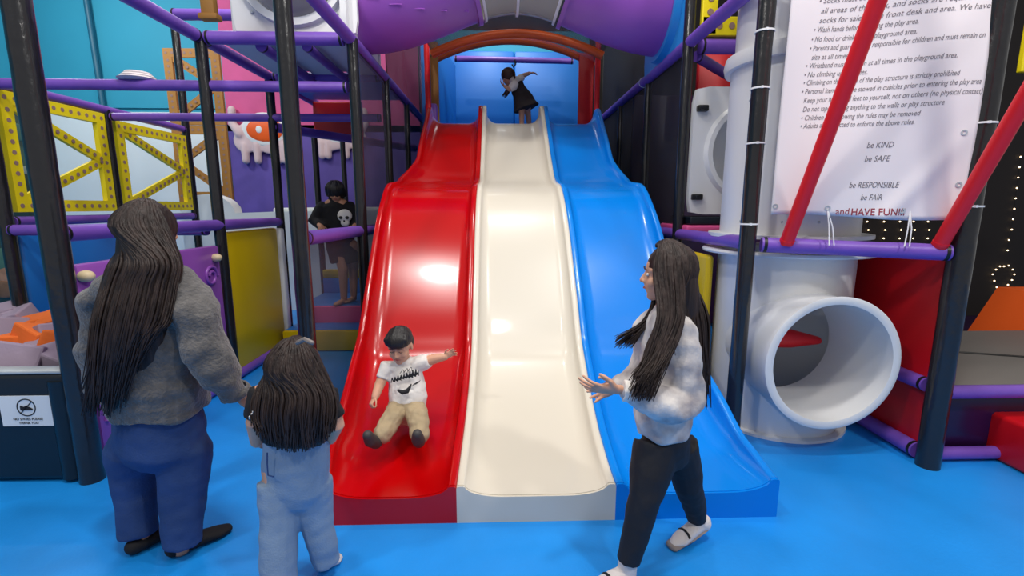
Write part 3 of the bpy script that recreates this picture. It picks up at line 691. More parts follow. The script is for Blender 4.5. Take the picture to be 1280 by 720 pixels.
RL = [('\u2022 Socks must be worn at all times by all guests in our', 1024, 1236, 5), ('all areas of the park, and socks are required of', 1026, 1234, 17), ('socks for sale at the front desk and area. We have', 1024, 1236, 29), ('\u2022 Wash hands before entering the play area.', 1017, 1146, 41), ('\u2022 No food or drinks in the playground area.', 1014, 1144, 53),
      ('\u2022 Parents and guardians are responsible for children and must remain on', 1012, 1228, 64), ('site at all times.', 1014, 1062, 75), ('\u2022 Wristband must be worn at all times in the playground area.', 1007, 1192, 86), ('\u2022 No climbing up the slides.', 1005, 1085, 97),
      ('\u2022 Climbing on the outside of the play structure is strictly prohibited', 1004, 1195, 107), ('\u2022 Personal items must be stowed in cubicles prior to entering the play area', 1002, 1222, 118), ('Keep your hands and feet to yourself, not on others (no physical contact)', 1004, 1224, 129), ('Do not tape or hang anything to the walls or play structure', 1003, 1176, 140), ('\u2022 Children not following the rules may be removed', 1001, 1148, 151), ('\u2022 Adults are expected to enforce the above rules.', 1000, 1141, 161)]
for t, x0, x1, y in RL: line(t, x0, x1, y, hgt=.030)
line('be KIND', 1083, 1117, 185, hgt=.034); line('be SAFE', 1080, 1113, 202, hgt=.034); line('be RESPONSIBLE', 1060, 1125, 235, hgt=.036); line('be FAIR', 1075, 1103, 250, hgt=.034)
line('and', 1043, 1060, 268, 'inkred', 0, .0, hgt=.04); line('HAVE FUN!!!', 1063, 1132, 269, 'inkred', 0, .012, hgt=.042)
for k, (x, z) in enumerate(((.30, 1.585), (.735, 1.57))):
    p = bpt(x, z); b = nb(); e = V((p.x + (.0 if k == 0 else -.05), p.y - .0, 1.37))
    add_tube(b, [p, p.lerp(e, .5) + V((.008, -.02, 0)), e + V((.0, -.05, .0))], .0035, 6); add_tube(b, [p, p.lerp(e, .5) + V((.03, -.02, 0)), e + V((.03, -.05, .0))], .0035, 6); obj('tie_cord', b, M['tie'], r)
for x, z in ((.02, 1.60), (.30, 1.59), (.69, 1.575), (BW - .04, 1.72), (BW - .06, 2.0)):
    b = nb(); add_lathe(b, [(.008, 0), (.016, 0), (.016, .004), (.008, .004)], bpt(x, z, .001), BN, 14, True); obj('eyelet', b, M['silver'], r)

# ------------------------------------------------------------------ far right: mat deck, lights, blocks
r = thing('mat_deck', 'low grey mat deck right of the banner post', 'deck', (3.7, 3.4, 0))
b = nb(); add_box(b, (3.8, 3.45, .455), (2.0, 1.3, .06), bev=.015); obj('mat', b, M['matgrey'], r)
b = nb(); add_box(b, (3.8, 2.82, .24), (2.0, .05, .36), bev=.01); o = obj('skirt', b, M['darkpurple'], r)
b = nb(); add_tube(b, [V((2.85, 3.75, .49)), V((3.4, 3.5, .49)), V((4.3, 3.2, .49))], .008, 6); obj('strap', b, M['bracket'], r)
pad('dark_floor_cover', 'added dark sheet over the floor behind the grey deck under the bulb strings', (5.2, 5.4, .03), (4.6, 2.2, .05), 'darkpurple', 'mat', .01)  # added sheet, only there to darken the blue floor behind the deck
r = thing('foam_ramp', 'orange foam ramp standing behind the grey mat deck', 'foam ramp', (4.5, 4.3, 0))
b = nb(); add_prism(b, [(0, 0), (1.0, 0), (1.0, .80), (.42, .80)], (4.62, 4.6, 0), (1, 0, 0), (0, 0, 1), .5); obj('wedge', b, M['orangepad'], r, smooth=False)
pad('foam_box', 'red foam box on the floor at the right edge of the picture', (3.42, 2.62, .15), (.5, .4, .30), 'redvinyl', 'foam box', .03)
def light_string(pts, label):
    r = thing('light_string', label, 'string light', pts[0], 'warm fairy lights on the dark wall')
    b = nb(); add_tube(b, pts, .003, 5); obj('wire', b, M['bracket'], r)
    for p in pts:
        b = nb(); add_ball(b, p, .0095, u=8, v=6); obj('bulb', b, M['bulb'], r)
WY = 6.5
def strip(px, y0, y1, n): return [at(px + 1.5 * math.sin(k * 1.7), y0 + (y1 - y0) * k / (n - 1), WY) for k in range(n)]
light_string([at(1276 - k * 1.6 - (0 if k < 8 else 2), 196 + k * 13, WY) for k in range(10)], 'hanging string of warm bulbs above the heart of lights')
light_string([at(1255 + x, 345 + y, WY) for x, y in ((0, -12), (6, -13), (11, -8), (13, -2), (10, 5), (5, 11), (0, 16), (-6, 20), (-9, 14), (-12, 6), (-14, -2), (-10, -8), (-5, -12))], 'warm bulbs looped in the outline of a figure on the dark wall')
light_string([at(1250 + (k * 37) % 32, 362 + (k * 23) % 18, WY) for k in range(14)], 'tangle of warm bulbs under the looped figure')
for px, lab in ((1084, 'leftmost short bulb string seen under the banner'), (1105, 'second bulb string from the left seen under the banner'), (1125, 'third bulb string from the left seen under the banner'), (1142, 'fourth bulb string from the left seen under the banner'), (1160, 'fifth bulb string from the left seen under the banner'), (1196, 'rightmost bulb string seen under the banner')):
    light_string(strip(px, 277, 298, 3), lab)

# ------------------------------------------------------------------ foam pit, left
r = thing('foam_pit', 'black padded pit wall with a paper sign holding foam blocks', 'foam pit', (-3.4, 2.7, 0))
b = nb(); add_box(b, (-3.6, 2.74, .34), (2.28, .16, .66), bev=.035, seg=4); obj('front_wall', b, M['black'], r)
b = nb(); add_box(b, (-3.6, 2.71, .672), (2.26, .10, .02), bev=.008); obj('top_trim', b, M['silver'], r)
b = nb(); add_box(b, (-3.6, 3.5, .22), (2.2, 1.5, .3), bev=.02); obj('pit_floor', b, M['darkpurple'], r)
b = nb(); add_tube(b, [V((-2.52, 2.70, .02)), V((-2.52, 2.70, .62))], .06, 16); obj('corner_roll', b, M['black'], r)
r = thing('paper_sign', 'white paper no shoes sign on the black pit wall', 'sign', at(37, 533, 2.655))
p0, p1 = at(4, 533, 2.652), at(71, 533, 2.652); top = at(37, 495, 2.652).z; sw, sh = p1.x - p0.x, top - p0.z
b = nb(); add_box(b, (p0.x + sw / 2, 2.655, p0.z + sh / 2), (sw, .004, sh)); obj('sheet', b, M['paper'], r, smooth=False)
cxx, czz = p0.x + sw * .49, p0.z + sh * .62
b = nb(); add_lathe(b, [(.047, 0), (.053, 0), (.053, .002), (.047, .002)], (cxx, 2.6515, czz), (0, 1, 0), 40, True)
add_prism(b, [(-.036, -.039), (-.039, -.036), (.036, .039), (.039, .036)], (cxx, 2.652, czz), (1, 0, 0), (0, 0, 1), .002); obj('prohibition_ring', b, M['inkblack'], r, smooth=False)
b = nb(); add_prism(b, [(-.032, -.016), (.034, -.016), (.036, -.008), (.022, .001), (.008, .008), (.004, .013), (-.004, .009), (-.012, .005), (-.022, .008), (-.030, .012), (-.033, .004)], (cxx, 2.652, czz), (1, 0, 0), (0, 0, 1), .002); obj('shoe_pictogram', b, M['inkblack'], r, smooth=False)
for t, dz, hh in (('NO SHOES PLEASE', .20, .016), ('THANK YOU', .07, .015)):
    me = text_mesh(t, 0, .02, 'CENTER')
    for v in me.vertices: v.co = V((cxx + v.co.x * hh * 1.25, 2.6515, p0.z + sh * dz + v.co.y * hh * 1.25))
    me.name = 'lettering'; link('lettering', me, M['inkblack'], r)
# foam blocks: picture spots, colour, size, tilt
FB = [(30, 377, 'lavender', 'pale lavender foam block at the back of the pit by the fish mural'), (78, 380, 'lavender', 'lavender foam block at the back of the pit by the blue side pad'),
      (8, 385, 'lavender', 'lavender foam block at the back left of the pit under the mural'), (38, 390, 'lavender', 'lavender foam block in the second row, middle of the pit'), (66, 389, 'lavender', 'lavender foam block in the second row near the black post'),
      (12, 398, 'orange', 'orange foam block at the left edge of the pit, second row'), (72, 402, 'orange', 'large orange foam block leaning by the black post'),
      (8, 413, 'lavender', 'big lavender foam block at the left edge of the pit'), (48, 408, 'orange', 'orange foam block in the middle of the pit behind the pale ones'), (70, 418, 'lavender', 'pale lavender foam block in front of the leaning orange block'),
      (25, 431, 'orange', 'large tilted orange foam block at the front left of the pit'), (52, 425, 'orange', 'orange foam block in the middle front of the pit'), (84, 431, 'orange', 'orange foam block at the front right of the pit by the post'),
      (50, 439, 'lavender', 'lavender foam block wedged between the front orange blocks'), (30, 449, 'lavender', 'lavender foam block lying along the front rim of the pit'), (80, 450, 'lavender', 'lavender foam block in the front right corner of the pit'), (4, 447, 'orange', 'orange foam block in the front left corner of the pit')]
bb = nb(); add_box(bb, (0, 0, 0), (.24, .2, .15), bev=.012); me0 = bpy.data.meshes.new('foam_block'); bb.to_mesh(me0); bb.free()
me1 = me0.copy(); me0.materials.append(M['orange']); me1.materials.append(M['lavender'])
for k, (px, py, c, lab) in enumerate(FB):
    zt = .62 + .035 * math.sin(k * 2.3); p = ground(px, py, zt)
    o = bpy.data.objects.new('foam_block', me0 if c == 'orange' else me1); COL.objects.link(o); o.location = (p.x, min(p.y, 4.15), zt)
    o.rotation_euler = (R(18 * math.sin(k * 1.9)), R(22 * math.sin(k * 2.7 + 1)), R(47 * k % 180)); s = .95 + .25 * abs(math.sin(k)); o.scale = (s, s, s)
    tag(o, lab, 'foam block', 'foam blocks in the pit')
# fish mural
r = thing('fish_mural', 'underwater mural with fish and coloured rocks at the left edge', 'mural', (-6.1, 5.5, .5))
b = nb(); add_box(b, (-6.15, 5.56, 1.55), (1.9, .08, 2.1), bev=.01); obj('board', b, mat('sea_green_print', (34, 62, 62), .6, rgb2=(62, 98, 92), vscale=1.6), r)
b = nb(); add_prism(b, [(-7.1, 2.5), (-5.2, 2.45), (-5.2, 2.62), (-5.5, 2.78), (-7.1, 2.85)], (0, 5.53, 0), (1, 0, 0), (0, 0, 1), .03); obj('pale_top_edge', b, M['whitewall'], r, smooth=False)
b = nb()
for k in range(12): add_ball(b, V((-6.2 + .09 * k, 5.515, 2.38 - .03 * math.sin(k * 1.7))), (.16, .012, .13 + .03 * math.sin(k)), u=14, v=8)
obj('coral_canopy', b, mat('grey_green_print', (74, 112, 102), .7), r)
for k, (px, py, sc, c) in enumerate(((10, 239, .09, (190, 150, 70)), (32, 213, .10, (150, 160, 150)), (30, 285, .13, (160, 60, 60)), (20, 278, .08, (150, 130, 140)))):
    q = at(px, py, 5.505); b = nb(); add_ball(b, q, (sc, .008, sc * .42), u=14, v=8); add_prism(b, [(sc * .8, 0), (sc * 1.35, sc * .4), (sc * 1.35, -sc * .4)], q + V((0, .002, 0)), (1, 0, 0), (0, 0, 1), .006); obj('painted_fish', b, mat('fish_print', c, .6), r)
for k, (px, py, sc, c) in enumerate(((8, 330, .26, (86, 130, 110)), (36, 322, .2, (60, 96, 88)), (12, 345, .15, (206, 150, 116)), (30, 338, .12, (205, 165, 60)), (38, 347, .12, (170, 64, 50)), (28, 358, .16, (120, 90, 60)), (4, 362, .14, (150, 110, 80)))):
    q = at(px, py, 5.51 - .004 * k); b = nb(); add_ball(b, q, (sc, .014, sc * .7), u=16, v=8); obj('painted_rock', b, mat('rock_print', c, .7, var=.2, vscale=8), r)
# astronaut animal panels on the back wall
def astro(label, px, py, s, mirror=1):
    q = at(px, py, 9.42); r = thing('astronaut_cutout', label, 'wall decoration', q, 'spacesuit cutouts on the back wall')
    X = lambda x, z: V((q.x + mirror * x * s, 9.42, q.z + z * s))
    b = nb(); add_ball(b, X(0, 0), (.50 * s, .05, .34 * s)); add_ball(b, X(-.32, -.12), (.26 * s, .05, .24 * s)); add_ball(b, X(.2, -.15), (.36 * s, .05, .24 * s))
    for x in (-.36, -.12, .28, .42): add_tube(b, [X(x, -.2), X(x, -.5)], .075 * s, 12, dome=True)
    add_tube(b, [X(-.42, .0), X(-.56, .2), X(-.55, .46)], [.10 * s, .08 * s, .075 * s], 12, dome=True)
    blob('suit', b, mat('pale_pink_print', (214, 190, 192), .7), r, .02, 4)
    b = nb(); add_ball(b, X(.06, .09) - V((0, .03, 0)), (.44 * s, .04, .32 * s)); obj('helmet_rim', b, M['whitewall'], r)
    b = nb(); add_ball(b, X(.08, .08) - V((0, .05, 0)), (.36 * s, .04, .23 * s)); obj('visor', b, M['orangepad'], r)
    b = nb(); add_ball(b, X(-.02, .08) - V((0, .085, 0)), (.06 * s, .015, .07 * s)); obj('visor_spot', b, M['whitewall'], r)
astro('pale spacesuit cutout with orange visor at the left of the purple wall', 328, 168, .95)
astro('spacesuit cutout with orange visor partly behind the posts right of the other one', 425, 166, .85, -1)

# ================================================================== PEOPLE
def frame_of(f, up=(0, 0, 1)):
    f = V(f).normalized(); r = f.cross(V(up)).normalized(); u = r.cross(f); return f, u, r
def mrot(r, f, u): return Matrix((r, f, u)).transposed()
def head_pieces(b, c, f, u, r, H, ears=True):
    c = V(c); m = mrot(r, f, u)
    add_ball(b, c + u * .12 * H - f * .04 * H, (.345 * H, .42 * H, .37 * H), m)
    add_ball(b, c - u * .14 * H + f * .10 * H, (.275 * H, .30 * H, .34 * H), m)
    add_ball(b, c - u * .40 * H + f * .24 * H, (.11 * H, .10 * H, .09 * H), m)
    for s in (-1, 1):
        add_ball(b, c - u * .13 * H + f * .26 * H + r * s * .15 * H, (.11 * H, .10 * H, .11 * H), m)
        if ears: add_ball(b, c - u * .03 * H - f * .02 * H + r * s * .345 * H, (.035 * H, .075 * H, .12 * H), m)
    add_tube(b, [c + u * .05 * H + f * .36 * H, c - u * .06 * H + f * .425 * H, c - u * .10 * H + f * .435 * H], [.03 * H, .04 * H, .05 * H], 10, dome=True)
    for s in (-1, 1): add_ball(b, c - u * .12 * H + f * .41 * H + r * s * .045 * H, .035 * H, u=10, v=8)
    add_tube(b, [c + u * .1 * H + f * (.345 - abs(x) * .35) * H + r * x * H for x in (-.2, 0, .2)], [.04 * H, .05 * H, .04 * H], 8, dome=True)
def face_parts(root, c, f, u, r, H, closed=False):
    c = V(c); m = mrot(r, f, u)
    for s in (-1, 1):
        e = c + u * .02 * H + f * .348 * H + r * s * .135 * H
        if closed:
            b = nb(); add_tube(b, [e - r * .05 * H + f * .02 * H, e - u * .02 * H + f * .03 * H, e + r * .05 * H + f * .02 * H], .008 * H, 6, dome=True); obj('eyelash', b, M['iris'], root)
        else:
            b = nb(); add_ball(b, e, (.05 * H, .03 * H, .03 * H), m); o = obj('eye', b, M['eyewhite'], root)
            b = nb(); add_ball(b, e + f * .018 * H, (.024 * H, .016 * H, .026 * H), m); obj('iris', b, M['iris'], o)
        q = c + u * .115 * H + f * .40 * H + r * s * .13 * H
        b = nb(); add_tube(b, [q - r * s * .06 * H, q + u * .015 * H, q + r * s * .07 * H - f * .03 * H], [.012 * H, .014 * H, .008 * H], 6, dome=True); obj('eyebrow', b, M['hair'], root)
    b = nb(); q = c - u * .245 * H + f * .385 * H
    add_tube(b, [q - r * .085 * H - f * .02 * H, q + f * .008 * H, q + r * .085 * H - f * .02 * H], [.012 * H, .022 * H, .012 * H], 8, dome=True); obj('mouth', b, M['lip'], root)
def hand_pieces(b, w, d, n, t, L, curl=(25, 25, 20), spread=7, thumb=1.0, curls=None):
    """wrist w, finger direction d, palm faces n, thumb on side t, hand length L"""
    w = V(w); d = V(d).normalized(); n = (V(n) - d * V(n).dot(d)).normalized(); t = V(t); t = (t - d * t.dot(d) - n * t.dot(n)).normalized()
    add_tube(b, [w - d * .04 * L, w + d * .1 * L, w + d * .3 * L, w + d * .46 * L], [(.14 * L, .11 * L), (.165 * L, .10 * L), (.20 * L, .095 * L), (.19 * L, .08 * L)], 14, side=t, dome=True)
    for i, (off, ln) in enumerate(((.155, .44), (.052, .50), (-.052, .46), (-.15, .36))):
        p = w + d * (.46 + (.02 if i in (1, 2) else 0)) * L + t * off * L; a = R(spread * (1.5 - i)); q = d * math.cos(a) + t * math.sin(a)
        pts = [p - q * .08 * L, p]; ang = 0; cs = curls[i] if curls else curl
        for k, fr in enumerate((.42, .32, .26)):
            ang += R(cs[k]); p = p + (q * math.cos(ang) + n * math.sin(ang)) * ln * L * fr; pts.append(p)
        rr = .045 * L; add_tube(b, pts, [rr * 1.1, rr * 1.08, rr, rr * .93, rr * .82], 10, dome=True)
    p = w + d * .12 * L + t * .13 * L
    q1 = (d * .55 + t * .75 + n * .3).normalized(); q2 = (d * .85 + t * .35 * thumb + n * .4).normalized(); q3 = (d * .95 + t * .1 * thumb + n * .45).normalized()
    pts = [p, p + q1 * .18 * L, p + q1 * .18 * L + q2 * .17 * L, p + q1 * .18 * L + q2 * .17 * L + q3 * .13 * L]
    add_tube(b, pts, [.075 * L, .06 * L, .05 * L, .042 * L], 10, dome=True)
def foot_pieces(b, heel, toe, r, h):
    heel, toe = V(heel), V(toe); d = toe - heel
    add_tube(b, [heel + V((0, 0, h)), heel + d * .45 + V((0, 0, h * .9)), heel + d * .8 + V((0, 0, h * .62)), toe + V((0, 0, h * .55))], [(r * .85, h * 1.0), (r, h * .9), (r * 1.1, h * .62), (r * .7, h * .45)], 14, side=V((-d.y, d.x, 0)), dome=True)
def locks(b, n, fn, rad, seed, taper=.35, k=8):
    rnd = random.Random(seed)
    for i in range(n):
        pts = fn(rnd, i / max(1, n - 1)); q = catmull(pts, 4); m_ = len(q); r0 = rad * rnd.uniform(.7, 1.25)
        add_tube(b, q, [r0 * (1 - (1 - taper) * (j / (m_ - 1)) ** 1.5) for j in range(m_)], 7, dome=True)
J = at
def scalp(rd, hc, f, u, r, az, rx, ry, rz, part=.0):
    d = -f * math.cos(az) * ry + r * math.sin(az) * rx; k = rd.uniform(.96, 1.06); q = rd.uniform(-.25, .62)
    p0 = hc + u * rz * k * math.cos(q * .8) + f * ry * .62 * q + r * part
    return [p0, p0.lerp(hc + (d * .72 + u * rz * .74) * k, .72), hc + (d * .99 + u * rz * .22) * k]
G = ground
def person(label, loc, group=None): return thing('person', label, 'person', loc, group)

# ---------------------------------------------------------------- woman, left
root = person('woman with long dark hair in grey fleece jacket and jeans, by the foam pit', G(200, 682))
f, u, r = frame_of((.50, .86, 0)); hc = J(186, 291, 2.12); H = .235
RH = V((.88, -.48, 0))
sh_r, el_r, wr_r = J(237, 372, 2.06), J(258, 440, 2.0), J(291, 490, 2.08)
sh_l, el_l, wr_l = J(128, 376, 2.2), J(125, 440, 2.22), J(134, 500, 2.26)
b = nb(); head_pieces(b, hc, f, u, r, H)
add_tube(b, [J(187, 312, 2.13), J(188, 350, 2.12)], [.062, .075], 14)
add_tube(b, [J(188, 350, 2.12), J(189, 400, 2.12), J(193, 470, 2.12), J(199, 525, 2.12), J(201, 550, 2.12)], [(.15, .09), (.19, .14), (.19, .14), (.2, .15), (.17, .13)], 18, side=RH, dome=True)
add_tube(b, [sh_r, el_r, wr_r], [.065, .055, .034], 12, dome=True); add_tube(b, [sh_l, el_l, wr_l], [.06, .05, .034], 12, dome=True)
hand_pieces(b, wr_r + V((.012, .01, -.012)), V((.5, .35, -.72)), V((-.7, .5, -.3)), V((.2, .9, .3)), .165, curl=(35, 45, 30))
hand_pieces(b, wr_l, V((.1, .3, -.9)), V((.7, -.4, 0)), V((.3, .9, 0)), .165, curl=(25, 30, 20))
add_tube(b, [J(170, 545, 2.12), J(172, 600, 2.12), J(173, 668, 2.10)], [.09, .068, .046], 14, dome=True); add_tube(b, [J(230, 545, 2.1), J(230, 600, 2.08), J(226, 682, 2.04)], [.09, .07, .046], 14, dome=True)
lf0, lf1, rf0, rf1 = G(172, 690), G(214, 665), G(222, 693), G(283, 665)
foot_pieces(b, lf0, lf1, .038, .034); foot_pieces(b, rf0, rf1, .038, .034)
add_tube(b, [J(174, 668, 2.10), lf0 + V((.02, .02, .03))], [.045, .04], 12); add_tube(b, [J(225, 682, 2.04), rf0 + V((.02, .02, .03))], [.045, .04], 12)
blob('body', b, M['skin_tan'], root, .0045, 5)
face_parts(root, hc, f, u, r, H)
b = nb()
add_tube(b, [J(187, 345, 2.12), J(187, 362, 2.12), J(187, 395, 2.11), J(191, 450, 2.11), J(196, 492, 2.11), J(199, 512, 2.11)], [(.11, .10), (.19, .135), (.235, .16), (.245, .175), (.25, .18), (.24, .175)], 26, side=RH)
add_tube(b, [J(222, 358, 2.08), sh_r, J(250, 405, 2.02), el_r, J(279, 472, 2.03), J(291, 488, 2.07)], [.085, .092, .092, .09, .078, .058], 16, dome=True)
add_tube(b, [J(145, 362, 2.16), sh_l, el_l, J(131, 485, 2.25)], [.085, .088, .085, .07], 16, dome=True)
add_tube(b, [J(187, 334, 2.12), J(188, 352, 2.12)], [.09, .12], 16, dome=True)
blob('fleece_jacket', b, M['fleece'], root, .009, 5, .022, 6.0, (1, 1, 1.5))
b = nb(); d = (wr_r - el_r).normalized(); add_lathe(b, [(.052, -.018), (.066, -.014), (.066, .014), (.052, .018)], J(294, 490, 2.075), d, 24, True); blob('cuff', b, M['fleece'], root, .006, 3, .006, 30)
b = nb()
add_tube(b, [J(199, 505, 2.12), J(200, 530, 2.12), J(200, 556, 2.11), J(200, 572, 2.11)], [(.21, .15), (.228, .165), (.225, .16), (.17, .12)], 22, side=RH)
add_tube(b, [J(170, 540, 2.12), J(168, 560, 2.12), J(168, 585, 2.13), J(170, 615, 2.12), J(173, 667, 2.09)], [.09, .115, .100, .088, .078], 18, dome=False)
add_tube(b, [J(226, 540, 2.09), J(230, 562, 2.085), J(231, 590, 2.07), J(229, 620, 2.06), J(227, 680, 2.03)], [.09, .118, .108, .096, .08], 18, dome=False)
blob('jeans', b, M['jeans'], root, .008, 5, .007, 8.0, (1, 1, 1.3))
for p0, p1 in ((lf0, lf1), (rf0, rf1)):
    b = nb(); e = (p1 - p0).normalized(); foot_pieces(b, p0 - e * .012 + V((0, 0, .001)), p1 + e * .012, .047, .036); blob('shoe', b, M['shoe'], root, .006, 4)
# hair
b = nb(); m = mrot(r, f, u)
add_ball(b, hc + u * .03 - f * .006, (.102, .115, .112), m)
add_tube(b, [hc + u * .0 - f * .01, J(184, 318, 2.08), J(176, 350, 2.02), J(166, 395, 1.955), J(156, 450, 1.945), J(148, 505, 1.97)], [(.105, .09), (.12, .08), (.15, .06), (.15, .045), (.12, .035), (.08, .025)], 20, side=(1, 0, 0), dome=True)
def wl(rd, t):
    x = -1 + 2 * rd.random(); e = max(432, rd.uniform(470, 522) - 90 * max(0, x) ** 1.5)
    rr = rd.uniform(-.012, .02); k_ = rd.uniform(-5, 5)
    return scalp(rd, hc, f, u, r, x * 1.75, .112, .125, .135) + [J(183 + x * 41 + k_, 325, 1.95 + rr + .10 * x * x), J(176 + x * 46 + k_, 355, 1.925 + rr + .08 * x * x), J(165 + x * 48 + k_, 400, 1.885 + rr + .05 * x * x), J(154 + x * 42 + k_, (400 + e) / 2, 1.875 + rr + .03 * x * x), J(142 + x * 36 + rd.uniform(-7, 7), e, 1.90 + rr)]
locks(b, 430, wl, .0068, 3, .25)
obj('long_hair', b, M['hair'], root, angle=180)

# ---------------------------------------------------------------- small girl
root = person('child with long dark hair in pale denim trousers, seen from behind', G(378, 735))
f, u, r = frame_of((.25, .97, 0)); hc = J(370, 462, 1.86); H = .20
b = nb(); head_pieces(b, hc, f, u, r, H)
add_tube(b, [J(370, 478, 1.87), J(370, 510, 1.87)], [.045, .055], 12)
add_tube(b, [J(370, 500, 1.87), J(370, 530, 1.87), J(370, 560, 1.87), J(370, 590, 1.87)], [(.10, .06), (.12, .08), (.11, .08), (.11, .085)], 16, side=r, dome=True)
sl, el, wl_ = J(328, 492, 1.86), J(319, 528, 1.84), J(321, 552, 1.90)
sr, er, wr = J(408, 496, 1.84), J(420, 532, 1.83), J(413, 548, 1.90)
add_tube(b, [sl, el, wl_], [.042, .036, .026], 12, dome=True); add_tube(b, [sr, er, wr], [.042, .034, .026], 12, dome=True)
hand_pieces(b, wl_, V((.15, .75, -.55)), V((.9, 0, 0)), V((.2, .4, .8)), .12); hand_pieces(b, wr, V((-.1, .8, -.4)), V((-.9, 0, 0)), V((0, .4, .9)), .12)
lk, rk = J(349, 650, 1.82), J(394, 650, 1.88)
la, ra = J(348, 735, 1.76), J(408, 700, 1.89)
add_tube(b, [J(350, 585, 1.86), lk, la], [.07, .05, .034], 12, dome=True); add_tube(b, [J(390, 585, 1.87), rk, ra], [.07, .05, .032], 12, dome=True)
lt, rt = G(352, 752), G(404, 713); foot_pieces(b, lt, G(360, 735), .03, .028); foot_pieces(b, rt, G(424, 700), .03, .026)
add_tube(b, [la, lt + V((0, .01, .03))], .034, 10); add_tube(b, [ra, rt + V((0, .01, .03))], .03, 10)
blob('body', b, M['skin'], root, .004, 5)
face_parts(root, hc, f, u, r, H)
b = nb()
add_tube(b, [J(370, 496, 1.86), J(370, 512, 1.86), J(370, 530, 1.86), J(370, 545, 1.86)], [(.09, .06), (.12, .08), (.125, .088), (.12, .09)], 20, side=r, dome=True)
add_tube(b, [J(340, 496, 1.86), sl, J(320, 522, 1.84)], [.055, .055, .05], 14); add_tube(b, [J(396, 498, 1.85), sr, J(416, 522, 1.83)], [.055, .055, .048], 14)
blob('tee_shirt', b, M['blackcotton'], root, .007, 4, .008, 14)
b = nb(); 
for k in range(5): add_tube(b, [J(312 + 2.2 * k, 520 - 3.0 * k + q, 1.785 + .002 * q) for q in (0, 2, 4)], .004, 6)
blob('sleeve_print', b, M['tee'], root, .003, 1)
b = nb()
add_tube(b, [J(371, 532, 1.87), J(371, 552, 1.87), J(371, 575, 1.87), J(371, 606, 1.87)], [(.132, .10), (.136, .105), (.142, .11), (.138, .105)], 22, side=r, dome=True)
add_tube(b, [J(350, 600, 1.86), J(349, 650, 1.82), J(348, 690, 1.79), J(348, 738, 1.76)], [.088, .076, .072, .07], 16); add_tube(b, [J(390, 600, 1.87), J(394, 640, 1.88), J(401, 672, 1.88), J(408, 703, 1.89)], [.084, .072, .064, .056], 16)
blob('denim_trousers', b, M['paledenim'], root, .007, 5, .006, 10, (1, 1, 1.1))
b = nb(); add_tube(b, [J(334, 566, 1.755), J(334, 580, 1.755), J(335, 594, 1.755), J(342, 596, 1.75)], .003, 6); obj('pocket_seam', b, M['jeans'], root)
for p0, p1 in ((lt, G(360, 735)), (rt, G(424, 700))):
    b = nb(); foot_pieces(b, p0, p1, .035, .031); blob('sock', b, M['sock'], root, .005, 3)
b = nb(); m = mrot(r, f, u)
add_ball(b, hc + u * .018 - f * .0, (.095, .10, .10), m)
add_tube(b, [hc - f * .01, J(368, 490, 1.84), J(367, 520, 1.80), J(367, 550, 1.79)], [(.11, .085), (.135, .075), (.145, .055), (.13, .035)], 20, side=(1, 0, 0), dome=True)
def gl(rd, t):
    x = -1 + 2 * rd.random(); rr = rd.uniform(-.012, .015); e = 563 - 24 * x * x + rd.uniform(-10, 3); k_ = rd.uniform(-4, 4)
    return scalp(rd, hc, f, u, r, x * 1.75, .105, .112, .128) + [J(368 + x * 50 + k_, 492, 1.735 + rr + .09 * x * x), J(367 + x * 53 + k_, 522, 1.71 + rr + .08 * x * x), J(367 + x * 49 + rd.uniform(-5, 5), e, 1.715 + rr + .05 * x * x)]
locks(b, 380, gl, .0062, 11, .3)
obj('long_hair', b, M['hair'], root, angle=180)
b = nb(); add_tube(b, [J(372 + k * 3, 424 + abs(k - 3) * 1.5, 1.76 - .004 * k) for k in range(7)], .009, 8, dome=True); obj('hair_clip', b, mat('grey_satin', (120, 112, 110), .35), root)

# ---------------------------------------------------------------- walking girl
root = person('girl in white patterned sweatshirt and black leggings striding left before the blue slide', G(820, 700))
f, u, r = frame_of((-.97, .24, 0)); hc = J(833, 344, 1.94); H = .222
S = V((.25, .97, 0))
ns, ne, nw = J(846, 412, 1.87), J(857, 500, 1.81), J(785, 489, 1.74)
fs, fe, fw = J(815, 410, 2.04), J(806, 470, 2.06), J(778, 482, 1.98)
b = nb(); head_pieces(b, hc, f, u, r, H)
add_tube(b, [J(836, 365, 1.95), J(838, 396, 1.95)], [.05, .062], 14)
add_tube(b, [J(838, 396, 1.95), J(838, 440, 1.95), J(836, 500, 1.95), J(835, 548, 1.95), J(835, 560, 1.95)], [(.12, .075), (.13, .095), (.11, .085), (.105, .085), (.09, .075)], 16, side=S, dome=True)
add_tube(b, [ns, ne, nw], [.05, .042, .028], 12, dome=True); add_tube(b, [fs, fe, fw], [.05, .042, .028], 12, dome=True)
hand_pieces(b, J(774, 487, 1.735), V((-.93, .12, .02)), V((.1, .6, .55)), V((-.15, -.1, .95)), .165, curl=(12, 14, 10), spread=10, thumb=1.4)
hand_pieces(b, J(770, 484, 1.96), V((-.85, -.25, -.12)), V((.1, -.8, .4)), V((-.2, .1, .95)), .16, curl=(14, 14, 10), spread=9, thumb=1.3)
fk, fa = J(806, 622, 1.84), J(785, 700, 1.82)
bk, ba = J(860, 605, 2.0), J(870, 650, 2.07)
add_tube(b, [J(822, 560, 1.92), fk, fa], [.075, .052, .034], 14, dome=True); add_tube(b, [J(846, 560, 1.98), bk, ba], [.07, .048, .034], 14, dome=True)
fh, ft, bh, bt_ = G(783, 725), G(748, 738), G(877, 672) + V((0, 0, .05)), G(843, 684) + V((0, 0, .002))
foot_pieces(b, fh, ft, .033, .032); foot_pieces(b, bh, bt_, .033, .032)
